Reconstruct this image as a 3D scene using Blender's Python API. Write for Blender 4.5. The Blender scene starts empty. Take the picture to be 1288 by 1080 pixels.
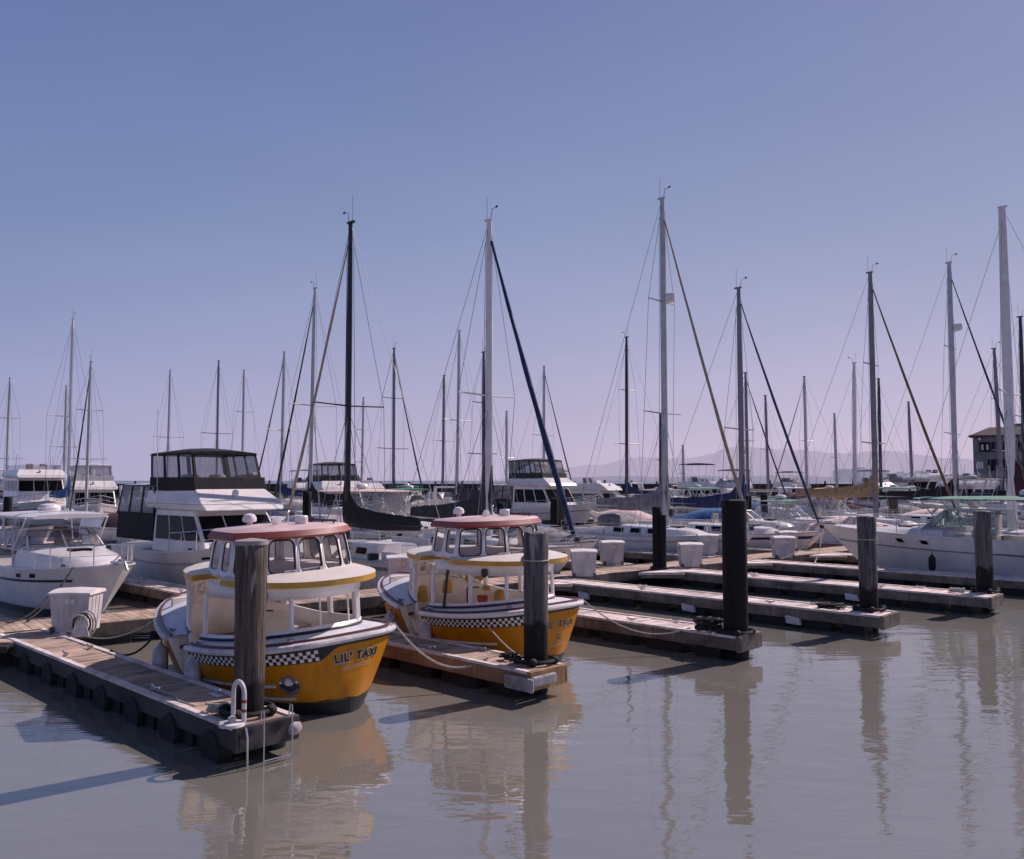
import bpy, math, random
from mathutils import Vector, Matrix
R = math.radians
rnd = random.Random(11)
scene = bpy.context.scene
col = scene.collection

# ------------------------------------------------------------------ dock grid
# the slips run along U (towards the open water, right and near), the walkway along W
ANG = R(-43.7)
U = Vector((math.cos(ANG), math.sin(ANG), 0)); W = Vector((-math.sin(ANG), math.cos(ANG), 0))
def P(u, w, z=0.0):
    return U*u + W*w + Vector((0, 0, z))
DECK = 0.40

# ------------------------------------------------------------------ materials
_m = {}
def mat(name, c, rough=.5, metal=0, var=.12, scale=3.0, streak=0, bump=0, spec=.5, island=0, dark=None, coat=0, vs=(1, 1, 1)):
    if name in _m: return _m[name]
    m = bpy.data.materials.new(name); m.use_nodes = True
    n = m.node_tree.nodes; l = m.node_tree.links
    b = n['Principled BSDF']
    b.inputs['Roughness'].default_value = rough; b.inputs['Metallic'].default_value = metal
    b.inputs['Specular IOR Level'].default_value = spec
    if coat: b.inputs['Coat Weight'].default_value = coat
    tc = n.new('ShaderNodeTexCoord')
    mp = n.new('ShaderNodeMapping'); mp.inputs['Scale'].default_value = vs
    l.new(tc.outputs['Object'], mp.inputs['Vector'])
    nz = n.new('ShaderNodeTexNoise'); nz.inputs['Scale'].default_value = scale; nz.inputs['Detail'].default_value = 6
    l.new(mp.outputs['Vector'], nz.inputs['Vector'])
    rp = n.new('ShaderNodeValToRGB')
    d = dark or tuple(x*(1-var*2.2) for x in c)
    rp.color_ramp.elements[0].position = .28; rp.color_ramp.elements[0].color = (*d, 1)
    rp.color_ramp.elements[1].position = .68; rp.color_ramp.elements[1].color = (*[min(1, x*(1+var*.5)) for x in c], 1)
    l.new(nz.outputs['Fac'], rp.inputs['Fac'])
    out = rp.outputs['Color']
    if streak:
        mp2 = n.new('ShaderNodeMapping'); mp2.inputs['Scale'].default_value = (5, 5, .5)
        l.new(tc.outputs['Object'], mp2.inputs['Vector'])
        n2 = n.new('ShaderNodeTexNoise'); n2.inputs['Scale'].default_value = 2.2; n2.inputs['Detail'].default_value = 5
        l.new(mp2.outputs['Vector'], n2.inputs['Vector'])
        r2 = n.new('ShaderNodeValToRGB'); r2.color_ramp.elements[0].position = .42; r2.color_ramp.elements[1].position = .72
        r2.color_ramp.elements[0].color = (1, 1, 1, 1); r2.color_ramp.elements[1].color = (1-streak, 1-streak*1.15, 1-streak*1.4, 1)
        l.new(n2.outputs['Fac'], r2.inputs['Fac'])
        mx = n.new('ShaderNodeMix'); mx.data_type = 'RGBA'; mx.blend_type = 'MULTIPLY'; mx.inputs[0].default_value = 1
        l.new(out, mx.inputs[6]); l.new(r2.outputs['Color'], mx.inputs[7]); out = mx.outputs[2]
    if island:
        g = n.new('ShaderNodeNewGeometry')
        mr = n.new('ShaderNodeMapRange'); mr.inputs[3].default_value = 1-island; mr.inputs[4].default_value = 1+island*.5
        l.new(g.outputs['Random Per Island'], mr.inputs[0])
        mx = n.new('ShaderNodeMix'); mx.data_type = 'RGBA'; mx.blend_type = 'MULTIPLY'; mx.inputs[0].default_value = 1
        l.new(out, mx.inputs[6]); l.new(mr.outputs[0], mx.inputs[7]); out = mx.outputs[2]
    l.new(out, b.inputs['Base Color'])
    if bump:
        bp = n.new('ShaderNodeBump'); bp.inputs['Strength'].default_value = bump; bp.inputs['Distance'].default_value = .03
        l.new(nz.outputs['Fac'], bp.inputs['Height']); l.new(bp.outputs['Normal'], b.inputs['Normal'])
    _m[name] = m
    return m

white = mat('white_gelcoat', (.74, .71, .71), .28, var=.06, scale=1.2, streak=.10, coat=.2)
white2 = mat('old_white_gelcoat', (.66, .63, .61), .42, var=.10, scale=1.5, streak=.22)
cream = mat('cream_gelcoat', (.84, .76, .66), .4, var=.04, scale=1.5)
whitec = mat('clean_white_paint', (.80, .77, .77), .32, var=.04, scale=1.5)
bluewhite = mat('pale_deck_paint', (.62, .64, .70), .45, var=.08, scale=2.5)
greyhull = mat('grey_hull_paint', (.46, .45, .47), .4, var=.08, scale=1.2, streak=.15)
yellow = mat('taxi_yellow_paint', (.53, .205, .004), .42, var=.08, scale=1.1, streak=.12, spec=.3)
yellow2 = mat('trim_yellow_paint', (.60, .34, .05), .4, var=.12, scale=3)
redroof = mat('faded_red_paint', (.24, .04, .042), .5, var=.15, scale=3, streak=.1)
redtop = mat('sunbleached_roof_paint', (.62, .46, .45), .6, var=.12, scale=2)
maroon = mat('maroon_stripe_paint', (.10, .022, .03), .4)
black = mat('black_paint', (.016, .015, .018), .4, var=.2)
rubber = mat('black_rubber', (.016, .015, .017), .8, var=.35, bump=.4, scale=9)
blackfab = mat('black_canvas', (.014, .013, .017), .85, var=.3, bump=.3, scale=4)
bluefab = mat('navy_canvas', (.018, .032, .11), .85, var=.3, bump=.4, scale=4)
greyfab = mat('grey_canvas', (.24, .23, .25), .9, var=.25, bump=.4, scale=4)
charfab = mat('charcoal_canvas', (.045, .047, .055), .9, var=.25, bump=.4, scale=4)
slatefab = mat('slate_blue_canvas', (.05, .075, .11), .9, var=.25, bump=.4, scale=4)
tanfab = mat('tan_canvas', (.36, .24, .14), .9, var=.2, bump=.4, scale=4)
tealfab = mat('teal_canvas', (.07, .22, .17), .8, var=.2, bump=.3, scale=3)
brightblue = mat('bright_blue_tarp', (.03, .13, .32), .6, var=.3, bump=.4, scale=4)
maroonfab = mat('maroon_canvas', (.06, .02, .032), .9, var=.25, bump=.4, scale=4)
pinkfab = mat('sunfaded_awning', (.66, .50, .46), .8, var=.12, scale=3)
orange = mat('orange_varnish', (.42, .16, .03), .4, var=.2, scale=4)
orangep = mat('orange_plastic', (.55, .08, .02), .5)
redp = mat('red_plastic', (.35, .02, .02), .4)
alu = mat('bare_aluminium', (.48, .47, .49), .45, metal=.35, var=.1, scale=2)
whitemast = mat('white_mast_paint', (.66, .64, .66), .4, var=.06)
darkmast = mat('dark_mast_paint', (.035, .033, .045), .45, var=.15)
blackmast = mat('black_mast_paint', (.013, .012, .016), .4, var=.15)
greymast = mat('weathered_grey_spar', (.20, .19, .23), .5, var=.12)
steel = mat('stainless_steel', (.62, .60, .60), .22, metal=.9, var=.05)
wire = mat('rigging_wire', (.25, .25, .29), .5, metal=.3)
ropew = mat('pale_rope', (.50, .46, .41), .9, var=.2, scale=30)
roped = mat('dark_rope', (.02, .018, .022), .9, var=.2, scale=30)
ropetan = mat('furled_tan_cloth', (.38, .31, .25), .9, var=.2, scale=8)
fendw = mat('fender_vinyl', (.60, .58, .60), .5, var=.12, scale=4)
plank = mat('weathered_planks', (.50, .37, .29), .85, var=.22, scale=5, bump=.35, island=.24, vs=(1, .35, 1))
plankgrey = mat('bleached_planks', (.80, .68, .64), .85, var=.2, scale=5, bump=.3, island=.18, vs=(1, .35, 1))
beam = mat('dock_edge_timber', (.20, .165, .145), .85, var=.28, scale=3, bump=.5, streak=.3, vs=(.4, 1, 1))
beamdark = mat('shaded_dark_timber', (.055, .05, .052), .85, var=.4, scale=3, bump=.5, vs=(.4, 1, 1))  # shade on the first finger dock's side is put into this dark colour
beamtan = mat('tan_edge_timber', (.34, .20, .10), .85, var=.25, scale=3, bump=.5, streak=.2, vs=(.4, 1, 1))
beamtop = mat('pale_edge_board', (.72, .63, .60), .8, var=.15, scale=4, bump=.3, vs=(.4, 1, 1))
concrete = mat('stained_concrete', (.24, .22, .21), .9, var=.25, scale=4, bump=.4, streak=.2)
foam = mat('foam_float', (.60, .59, .62), .8, var=.12, scale=6, bump=.3)
darkwin = mat('tinted_window', (.007, .007, .010), .15, var=.2, spec=.14)
boxm = mat('dock_box_fibreglass', (.60, .57, .58), .5, var=.08, scale=3, streak=.16)
boxlid = mat('dock_box_lid', (.72, .67, .66), .5, var=.08, scale=3)
towel = mat('cockpit_cushion', (.50, .44, .40), .8, var=.1)

def darkening(m, sc, amt):  # blotchy stains multiplied into the base colour
    n = m.node_tree.nodes; l = m.node_tree.links; b = n['Principled BSDF']; src = b.inputs['Base Color'].links[0].from_socket
    tc = n.new('ShaderNodeTexCoord'); nz = n.new('ShaderNodeTexNoise'); nz.inputs['Scale'].default_value = sc; nz.inputs['Detail'].default_value = 8; nz.inputs['Roughness'].default_value = .65; l.new(tc.outputs['Object'], nz.inputs['Vector'])
    rp = n.new('ShaderNodeValToRGB'); rp.color_ramp.elements[0].position = .36; rp.color_ramp.elements[1].position = .56; rp.color_ramp.elements[0].color = (1-amt, 1-amt, 1-amt*.95, 1); rp.color_ramp.elements[1].color = (1.08, 1.06, 1.05, 1); l.new(nz.outputs['Fac'], rp.inputs['Fac'])
    mx = n.new('ShaderNodeMix'); mx.data_type = 'RGBA'; mx.blend_type = 'MULTIPLY'; mx.inputs[0].default_value = 1; l.new(src, mx.inputs[6]); l.new(rp.outputs['Color'], mx.inputs[7]); l.new(mx.outputs[2], b.inputs['Base Color'])
for m_, s_, a_ in ((plank, 1.1, .38), (plankgrey, 1.3, .34), (beam, 2.2, .45), (beamtop, 2.5, .35), (white, .8, .10), (boxm, 2.5, .16), (yellow, 1.6, .16), (whitec, 1.5, .08), (fendw, 5, .25)): darkening(m_, s_, a_)
def pile_mat(name, c, d, darkening):  # last value sets the height below which the colour turns near black
    m = bpy.data.materials.new(name); m.use_nodes = True
    n = m.node_tree.nodes; l = m.node_tree.links; b = n['Principled BSDF']
    b.inputs['Roughness'].default_value = .85; b.inputs['Specular IOR Level'].default_value = .3
    tc = n.new('ShaderNodeTexCoord'); mp = n.new('ShaderNodeMapping'); mp.inputs['Scale'].default_value = (9, 9, .55)
    l.new(tc.outputs['Object'], mp.inputs['Vector'])
    nz = n.new('ShaderNodeTexNoise'); nz.inputs['Scale'].default_value = 2.4; nz.inputs['Detail'].default_value = 8; nz.inputs['Roughness'].default_value = .65
    l.new(mp.outputs['Vector'], nz.inputs['Vector'])
    rp = n.new('ShaderNodeValToRGB'); rp.color_ramp.elements[0].position = .33; rp.color_ramp.elements[0].color = (*d, 1)
    rp.color_ramp.elements[1].position = .70; rp.color_ramp.elements[1].color = (*c, 1)
    l.new(nz.outputs['Fac'], rp.inputs['Fac'])
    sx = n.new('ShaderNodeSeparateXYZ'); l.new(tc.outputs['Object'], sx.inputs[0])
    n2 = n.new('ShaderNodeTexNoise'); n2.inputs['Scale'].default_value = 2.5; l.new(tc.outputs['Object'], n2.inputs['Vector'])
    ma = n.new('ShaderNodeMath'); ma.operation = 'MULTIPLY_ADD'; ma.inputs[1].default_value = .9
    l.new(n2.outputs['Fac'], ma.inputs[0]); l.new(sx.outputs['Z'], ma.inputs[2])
    mr = n.new('ShaderNodeMapRange'); mr.inputs[1].default_value = darkening+.38; mr.inputs[2].default_value = darkening+.50
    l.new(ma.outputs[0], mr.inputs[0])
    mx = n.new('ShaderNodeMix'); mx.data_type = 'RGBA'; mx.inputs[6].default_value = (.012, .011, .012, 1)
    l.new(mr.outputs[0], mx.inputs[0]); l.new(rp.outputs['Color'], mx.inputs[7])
    if darkening > 0:
        m3 = n.new('ShaderNodeMapping'); m3.inputs['Scale'].default_value = (7, 7, 1.1); l.new(tc.outputs['Object'], m3.inputs['Vector'])
        n3 = n.new('ShaderNodeTexNoise'); n3.inputs['Scale'].default_value = 1.7; n3.inputs['Detail'].default_value = 4; l.new(m3.outputs['Vector'], n3.inputs['Vector'])
        up = n.new('ShaderNodeMapRange'); up.inputs[1].default_value = 1.3; up.inputs[2].default_value = 2.7; up.inputs[3].default_value = -.16; up.inputs[4].default_value = .10; l.new(sx.outputs['Z'], up.inputs[0])
        ad = n.new('ShaderNodeMath'); ad.operation = 'ADD'; l.new(n3.outputs['Fac'], ad.inputs[0]); l.new(up.outputs[0], ad.inputs[1])
        m4 = n.new('ShaderNodeMapRange'); m4.inputs[1].default_value = .62; m4.inputs[2].default_value = .72; m4.inputs[4].default_value = .55; l.new(ad.outputs[0], m4.inputs[0])
        m5 = n.new('ShaderNodeMix'); m5.data_type = 'RGBA'; m5.inputs[7].default_value = (.42, .40, .39, 1); l.new(m4.outputs[0], m5.inputs[0]); l.new(mx.outputs[2], m5.inputs[6]); mx = m5
    l.new(mx.outputs[2], b.inputs['Base Color'])
    bp = n.new('ShaderNodeBump'); bp.inputs['Strength'].default_value = .9; bp.inputs['Distance'].default_value = .03
    l.new(nz.outputs['Fac'], bp.inputs['Height']); l.new(bp.outputs['Normal'], b.inputs['Normal'])
    return m
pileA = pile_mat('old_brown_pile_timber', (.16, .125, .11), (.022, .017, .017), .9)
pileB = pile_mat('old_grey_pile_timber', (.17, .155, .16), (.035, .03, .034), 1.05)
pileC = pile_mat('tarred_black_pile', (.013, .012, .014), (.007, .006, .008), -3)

def glass_mat(name, tint, gl=.12, dens=.1):
    m = bpy.data.materials.new(name); m.use_nodes = True
    n = m.node_tree.nodes; l = m.node_tree.links
    n.remove(n['Principled BSDF']); o = n['Material Output']
    t = n.new('ShaderNodeBsdfTransparent'); t.inputs['Color'].default_value = (*tint, 1)
    g = n.new('ShaderNodeBsdfGlossy'); g.inputs['Roughness'].default_value = .04; g.inputs['Color'].default_value = (.9, .9, .9, 1)
    f = n.new('ShaderNodeFresnel'); f.inputs['IOR'].default_value = 1.45
    nz = n.new('ShaderNodeTexNoise'); nz.inputs['Scale'].default_value = 3
    d = n.new('ShaderNodeBsdfDiffuse'); d.inputs['Color'].default_value = (.55, .54, .56, 1)
    ma = n.new('ShaderNodeMath'); ma.operation = 'MULTIPLY'; ma.inputs[1].default_value = dens*2
    l.new(nz.outputs['Fac'], ma.inputs[0])
    s0 = n.new('ShaderNodeMixShader'); l.new(ma.outputs[0], s0.inputs[0]); l.new(t.outputs[0], s0.inputs[1]); l.new(d.outputs[0], s0.inputs[2])
    s = n.new('ShaderNodeMixShader'); l.new(f.outputs[0], s.inputs[0]); l.new(s0.outputs[0], s.inputs[1]); l.new(g.outputs[0], s.inputs[2])
    l.new(s.outputs[0], o.inputs['Surface'])
    return m
glass = glass_mat('clear_glass', (.93, .94, .94), dens=.02)
vinyl = glass_mat('cloudy_vinyl', (.72, .71, .73), dens=.28)
smoke = glass_mat('smoky_vinyl', (.66, .65, .68), dens=.10)

# ------------------------------------------------------------------ mesh helpers
class MB:
    def __init__(s): s.v = []; s.f = []; s.mi = []
    def add(s, vs, fs, mi=0):
        o = len(s.v); s.v += [Vector(p) for p in vs]
        for f in fs: s.f.append([o+i for i in f]); s.mi.append(mi)
        return s
    def quad(s, *p, mi=0): return s.add(p, [list(range(len(p)))], mi)
    def hexa(s, b, t, mi=0):
        return s.add(list(b)+list(t), [[3, 2, 1, 0], [4, 5, 6, 7], [0, 1, 5, 4], [1, 2, 6, 5], [2, 3, 7, 6], [3, 0, 4, 7]], mi)
    def box(s, x0, x1, y0, y1, z0, z1, mi=0):
        return s.hexa([(x0, y0, z0), (x1, y0, z0), (x1, y1, z0), (x0, y1, z0)], [(x0, y0, z1), (x1, y0, z1), (x1, y1, z1), (x0, y1, z1)], mi)
    def loft(s, rings, closed=True, cap0=False, cap1=False, mi=0):
        n = len(rings[0]); o = len(s.v)
        for r in rings: s.v += [Vector(p) for p in r]
        for i in range(len(rings)-1):
            for j in range(n if closed else n-1):
                k = (j+1) % n
                s.f.append([o+i*n+j, o+i*n+k, o+(i+1)*n+k, o+(i+1)*n+j]); s.mi.append(mi)
        if cap0: s.f.append([o+j for j in range(n)][::-1]); s.mi.append(mi)
        if cap1: s.f.append([o+(len(rings)-1)*n+j for j in range(n)]); s.mi.append(mi)
        return s
    def tube(s, pts, r, n=6, r1=None, mi=0, cap=True):
        pts = [Vector(p) for p in pts]; m = len(pts); rings = []
        t = (pts[1]-pts[0]).normalized()
        a = t.orthogonal().normalized()
        for i, p in enumerate(pts):
            if i == 0: tn = pts[1]-pts[0]
            elif i == m-1: tn = pts[-1]-pts[-2]
            else: tn = (pts[i+1]-pts[i]).normalized()+(pts[i]-pts[i-1]).normalized()
            if tn.length < 1e-9: tn = t
            tn.normalize(); a = a-tn*a.dot(tn)
            if a.length < 1e-6: a = tn.orthogonal()
            a.normalize(); b = tn.cross(a)
            rr = r if r1 is None else r+(r1-r)*i/(m-1)
            rings.append([p+a*math.cos(2*math.pi*k/n)*rr+b*math.sin(2*math.pi*k/n)*rr for k in range(n)])
        return s.loft(rings, True, cap, cap, mi)
    def lathe(s, prof, n=16, c=(0, 0, 0), M=None, mi=0):
        rings = []
        for r, z in prof:
            ring = []
            for k in range(n):
                a = 2*math.pi*k/n; p = Vector((r*math.cos(a), r*math.sin(a), z))
                if M: p = M @ p
                ring.append(p+Vector(c))
            rings.append(ring)
        return s.loft(rings, True, True, True, mi)
    def ball(s, c, rx, ry, rz, n=12, k=7, mi=0):
        rings = []
        for i in range(k+1):
            a = -math.pi/2+math.pi*i/k; q = max(.02, math.cos(a))
            rings.append([Vector(c)+Vector((rx*q*math.cos(2*math.pi*j/n), ry*q*math.sin(2*math.pi*j/n), rz*math.sin(a))) for j in range(n)])
        return s.loft(rings, True, True, True, mi)
    def prism(s, poly, z0, z1, mi=0, top=None):
        a = [(x, y, z0) for x, y in poly]; b = [(x, y, z1) for x, y in (top or poly)]
        return s.loft([a, b], True, True, True, mi)
    def build(s, name, mats, parent=None, smooth=35, solid=0, bevel=0):
        me = bpy.data.meshes.new(name); me.from_pydata([tuple(p) for p in s.v], [], s.f)
        if not isinstance(mats, (list, tuple)): mats = [mats]
        for m in mats: me.materials.append(m)
        me.polygons.foreach_set('material_index', s.mi)
        if smooth:
            me.polygons.foreach_set('use_smooth', [True]*len(me.polygons))
            me.set_sharp_from_angle(angle=R(smooth))
        me.update()
        o = bpy.data.objects.new(name, me); col.objects.link(o)
        if parent: o.parent = parent
        if solid:
            md = o.modifiers.new('thickness', 'SOLIDIFY'); md.thickness = solid; md.offset = 0
        if bevel:
            md = o.modifiers.new('soft_edges', 'BEVEL'); md.width = bevel; md.segments = 2; md.limit_method = 'ANGLE'
        return o

def tag(o, label, cat, group=None):
    o['label'] = label; o['category'] = cat
    if group: o['group'] = group
    return o
def thing(name, label, cat, loc=(0, 0, 0), rz=0, group=None, rx=0):
    o = bpy.data.objects.new(name, None); col.objects.link(o)
    o.empty_display_size = .3
    o.location = loc; o.rotation_euler = (rx, 0, rz)
    return tag(o, label, cat, group)
def structure(o): o['kind'] = 'structure'; return o
def copy_thing(o, loc, label, group, rz=None):
    r = o.copy(); col.objects.link(r); r.location = loc; r['label'] = label; r['group'] = group
    if rz is not None: r.rotation_euler = (0, 0, rz)
    for ch in [c for c in col.objects if c.parent == o]:
        c = ch.copy(); col.objects.link(c); c.parent = r
        for g in [x for x in col.objects if x.parent == ch]:
            d = g.copy(); col.objects.link(d); d.parent = c
    return r
def lerp(a, b, t): return a+(b-a)*t
def bil(q, s, t):
    a, b, c, d = [Vector(p) for p in q]
    return (a*(1-s)+b*s)*(1-t)+(d*(1-s)+c*s)*t
def qn(q):
    a, b, c, d = [Vector(p) for p in q]
    return (b-a).cross(d-a).normalized()
def panel(mb, q, s0, s1, t0, t1, off=.006, mi=0):
    n = qn(q)*off
    return mb.quad(*[bil(q, s, t)+n for s, t in ((s0, t0), (s1, t0), (s1, t1), (s0, t1))], mi=mi)
def sag(a, b, d, n=14):
    a = Vector(a); b = Vector(b)
    return [a.lerp(b, i/n)-Vector((0, 0, d*4*(i/n)*(1-i/n))) for i in range(n+1)]

def rounded(s0, s1, t0, t1, rs, rt, k=4):
    pts = []
    for cx, cy, a0 in ((s1-rs, t0+rt, -90), (s1-rs, t1-rt, 0), (s0+rs, t1-rt, 90), (s0+rs, t0+rt, 180)):
        for i in range(k+1):
            a = R(a0+90*i/k); pts.append((cx+rs*math.cos(a), cy+rt*math.sin(a)))
    return pts
def framed_opening(mbf, mbg, mbp, q, m=(.1, .1, .12, .1), rad=.12, gask=.014):
    """a wall quad with a round-cornered opening: wall into mbf, black gasket into mbg, pane into mbp"""
    w = (Vector(q[1])-Vector(q[0])).length; h = (Vector(q[3])-Vector(q[0])).length
    s0, s1, t0, t1 = m[0]/w, 1-m[1]/w, m[2]/h, 1-m[3]/h
    k = 4; loop = rounded(s0, s1, t0, t1, min(rad/w, (s1-s0)/2.2), min(rad/h, (t1-t0)/2.2), k)
    corners = [(1, 0), (1, 1), (0, 1), (0, 0)]
    inner = [bil(q, s, t) for s, t in loop]; n = len(inner); o = len(mbf.v)
    mbf.v += inner; cs = [bil(q, *c) for c in corners]; oc = len(mbf.v); mbf.v += cs
    for c in range(4):
        for i in range(k):
            a = c*(k+1)+i; mbf.f.append([o+a, oc+c, o+a+1]); mbf.mi.append(0)
        a = c*(k+1)+k; b = ((c+1) % 4)*(k+1)
        mbf.f.append([o+a, oc+c, oc+(c+1) % 4, o+b]); mbf.mi.append(0)
    if mbg is not None: mbg.tube(inner+[inner[0], inner[1]], gask, 5)
    if mbp is not None: mbp.quad(*inner)

# ------------------------------------------------------------------ camera
cam_d = bpy.data.cameras.new('camera'); cam = bpy.data.objects.new('camera', cam_d); col.objects.link(cam)
cam.location = (0, 0, 3.6); cam.rotation_euler = (R(90+3.39), 0, 0)
cam_d.sensor_fit = 'HORIZONTAL'; cam_d.sensor_width = 36; cam_d.lens = 36*1080/1288
cam_d.clip_start = .1; cam_d.clip_end = 30000
scene.camera = cam
scene.view_settings.view_transform = 'Standard'; scene.view_settings.look = 'None'
scene.view_settings.exposure = 0; scene.view_settings.gamma = 1

# ------------------------------------------------------------------ sky and sun
SUN_EL = 44.0
SH = Vector((.79, .61, 0)).normalized()
w = bpy.data.worlds.new('World'); scene.world = w; w.use_nodes = True
n = w.node_tree.nodes; l = w.node_tree.links
bg = n['Background']
sky = n.new('ShaderNodeTexSky'); sky.sky_type = 'NISHITA'; sky.sun_disc = False
sky.sun_elevation = R(SUN_EL); sky.sun_rotation = math.atan2(SH.x, SH.y)
sky.air_density = 1.0; sky.dust_density = 2.0; sky.altitude = 0
tc = n.new('ShaderNodeTexCoord'); sx = n.new('ShaderNodeSeparateXYZ'); l.new(tc.outputs['Generated'], sx.inputs[0])
rp = n.new('ShaderNodeValToRGB'); cr = rp.color_ramp
stops = [(0.0, (.47, .445, .625)), (.04, (.44, .428, .615)), (.16, (.31, .35, .55)), (.274, (.222, .29, .485)), (.39, (.173, .234, .44)), (.5, (.145, .20, .405)), (.72, (.11, .14, .27)), (1, (.09, .11, .21))]
while len(cr.elements) < len(stops): cr.elements.new(.5)
for e, (p, c) in zip(cr.elements, stops): e.position = p; e.color = (*c, 1)
l.new(sx.outputs['Z'], rp.inputs['Fac'])
# brighter and pinker towards the sun's side of the sky
dt = n.new('ShaderNodeVectorMath'); dt.operation = 'DOT_PRODUCT'; l.new(tc.outputs['Generated'], dt.inputs[0]); dt.inputs[1].default_value = SH
mr = n.new('ShaderNodeMapRange'); mr.inputs[1].default_value = -.2; mr.inputs[2].default_value = .85; l.new(dt.outputs['Value'], mr.inputs[0])
tr = n.new('ShaderNodeValToRGB'); tr.color_ramp.elements[0].color = (.72, .80, .92, 1); tr.color_ramp.elements[1].color = (1.34, 1.17, 1.10, 1)
l.new(mr.outputs[0], tr.inputs['Fac'])
ml = n.new('ShaderNodeMix'); ml.data_type = 'RGBA'; ml.blend_type = 'MULTIPLY'; ml.inputs[0].default_value = 1
l.new(rp.outputs['Color'], ml.inputs[6]); l.new(tr.outputs['Color'], ml.inputs[7])
hn = n.new('ShaderNodeTexNoise'); hn.inputs['Scale'].default_value = 2.2; hn.inputs['Detail'].default_value = 5; hn.inputs['Roughness'].default_value = .55
hm = n.new('ShaderNodeMapping'); hm.inputs['Scale'].default_value = (1, 1, 3.2); hm.inputs['Rotation'].default_value = (0, R(18), 0); l.new(tc.outputs['Generated'], hm.inputs['Vector']); l.new(hm.outputs['Vector'], hn.inputs['Vector'])
hr = n.new('ShaderNodeMapRange'); hr.inputs[1].default_value = .3; hr.inputs[2].default_value = .75; hr.inputs[3].default_value = .965; hr.inputs[4].default_value = 1.05; l.new(hn.outputs['Fac'], hr.inputs[0])
hx_ = n.new('ShaderNodeMix'); hx_.data_type = 'RGBA'; hx_.blend_type = 'MULTIPLY'; hx_.inputs[0].default_value = 1; l.new(ml.outputs[2], hx_.inputs[6]); l.new(hr.outputs[0], hx_.inputs[7]); ml = hx_
sc10 = n.new('ShaderNodeMix'); sc10.data_type = 'RGBA'; sc10.blend_type = 'MULTIPLY'; sc10.inputs[0].default_value = 1
l.new(ml.outputs[2], sc10.inputs[6]); sc10.inputs[7].default_value = (10, 10, 10, 1)
mx = n.new('ShaderNodeMix'); mx.data_type = 'RGBA'; mx.inputs[0].default_value = .95
l.new(sky.outputs['Color'], mx.inputs[6]); l.new(sc10.outputs[2], mx.inputs[7])
l.new(mx.outputs[2], bg.inputs['Color']); bg.inputs['Strength'].default_value = .1

sd = bpy.data.lights.new('sun', 'SUN'); so = bpy.data.objects.new('sun', sd); col.objects.link(so)
sd.energy = 5.0; sd.angle = R(.55); sd.color = (1.0, .845, .815)
dirv = SH*math.cos(R(SUN_EL))+Vector((0, 0, math.sin(R(SUN_EL))))
so.rotation_euler = dirv.to_track_quat('Z', 'Y').to_euler(); so.location = (30, 10, 40)

# ------------------------------------------------------------------ water
wm = bpy.data.materials.new('silty_harbour_water'); wm.use_nodes = True
n = wm.node_tree.nodes; l = wm.node_tree.links; b = n['Principled BSDF']
b.inputs['Roughness'].default_value = .025; b.inputs['IOR'].default_value = 3.3
tc = n.new('ShaderNodeTexCoord')
big = n.new('ShaderNodeTexNoise'); big.inputs['Scale'].default_value = .12; big.inputs['Detail'].default_value = 4
l.new(tc.outputs['Object'], big.inputs['Vector'])
rp = n.new('ShaderNodeValToRGB'); rp.color_ramp.elements[0].position = .3; rp.color_ramp.elements[1].position = .7
rp.color_ramp.elements[0].color = (.158, .152, .133, 1); rp.color_ramp.elements[1].color = (.195, .184, .162, 1)
l.new(big.outputs['Fac'], rp.inputs['Fac']); l.new(rp.outputs['Color'], b.inputs['Base Color'])
mp = n.new('ShaderNodeMapping'); mp.inputs['Scale'].default_value = (.55, 1.35, 1); mp.inputs['Rotation'].default_value = (0, 0, R(8))
l.new(tc.outputs['Object'], mp.inputs['Vector'])
n1 = n.new('ShaderNodeTexNoise'); n1.inputs['Scale'].default_value = 1.6; n1.inputs['Detail'].default_value = 3; n1.inputs['Roughness'].default_value = .5
n2 = n.new('ShaderNodeTexNoise'); n2.inputs['Scale'].default_value = 8.0; n2.inputs['Detail'].default_value = 3
l.new(mp.outputs['Vector'], n1.inputs['Vector']); l.new(mp.outputs['Vector'], n2.inputs['Vector'])
# patches of calmer and rougher water
n3 = n.new('ShaderNodeTexNoise'); n3.inputs['Scale'].default_value = .22; n3.inputs['Detail'].default_value = 3; l.new(mp.outputs['Vector'], n3.inputs['Vector'])
mr = n.new('ShaderNodeMapRange'); mr.inputs[1].default_value = .38; mr.inputs[2].default_value = .66; mr.inputs[3].default_value = .25; mr.inputs[4].default_value = 1.0
l.new(n3.outputs['Fac'], mr.inputs[0])
s1 = n.new('ShaderNodeMath'); s1.operation = 'MULTIPLY'; l.new(n2.outputs['Fac'], s1.inputs[0]); l.new(mr.outputs[0], s1.inputs[1])
s2 = n.new('ShaderNodeMath'); s2.operation = 'MULTIPLY_ADD'; l.new(s1.outputs[0], s2.inputs[0]); s2.inputs[1].default_value = .16; l.new(n1.outputs['Fac'], s2.inputs[2])
bp = n.new('ShaderNodeBump'); bp.inputs['Strength'].default_value = .13; bp.inputs['Distance'].default_value = .10
l.new(s2.outputs[0], bp.inputs['Height']); l.new(bp.outputs['Normal'], b.inputs['Normal'])
mb = MB(); S = 9000
WL = -.10
mb.quad((-S, -200, WL), (S, -200, WL), (S, 226, WL), (-S, 226, WL))
structure(mb.build('water', wm, smooth=0))
# the open bay beyond the breakwater is choppier, so it reads bluer and darker than the sky above it
bm = mat('open_bay_water', (.13, .15, .19), .32, var=.12, scale=.02, vs=(.3, 2, 1))
mb = MB(); mb.quad((-S, 226, WL), (S, 226, WL), (S, S, WL), (-S, S, WL))
structure(mb.build('water', bm, smooth=0))

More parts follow.
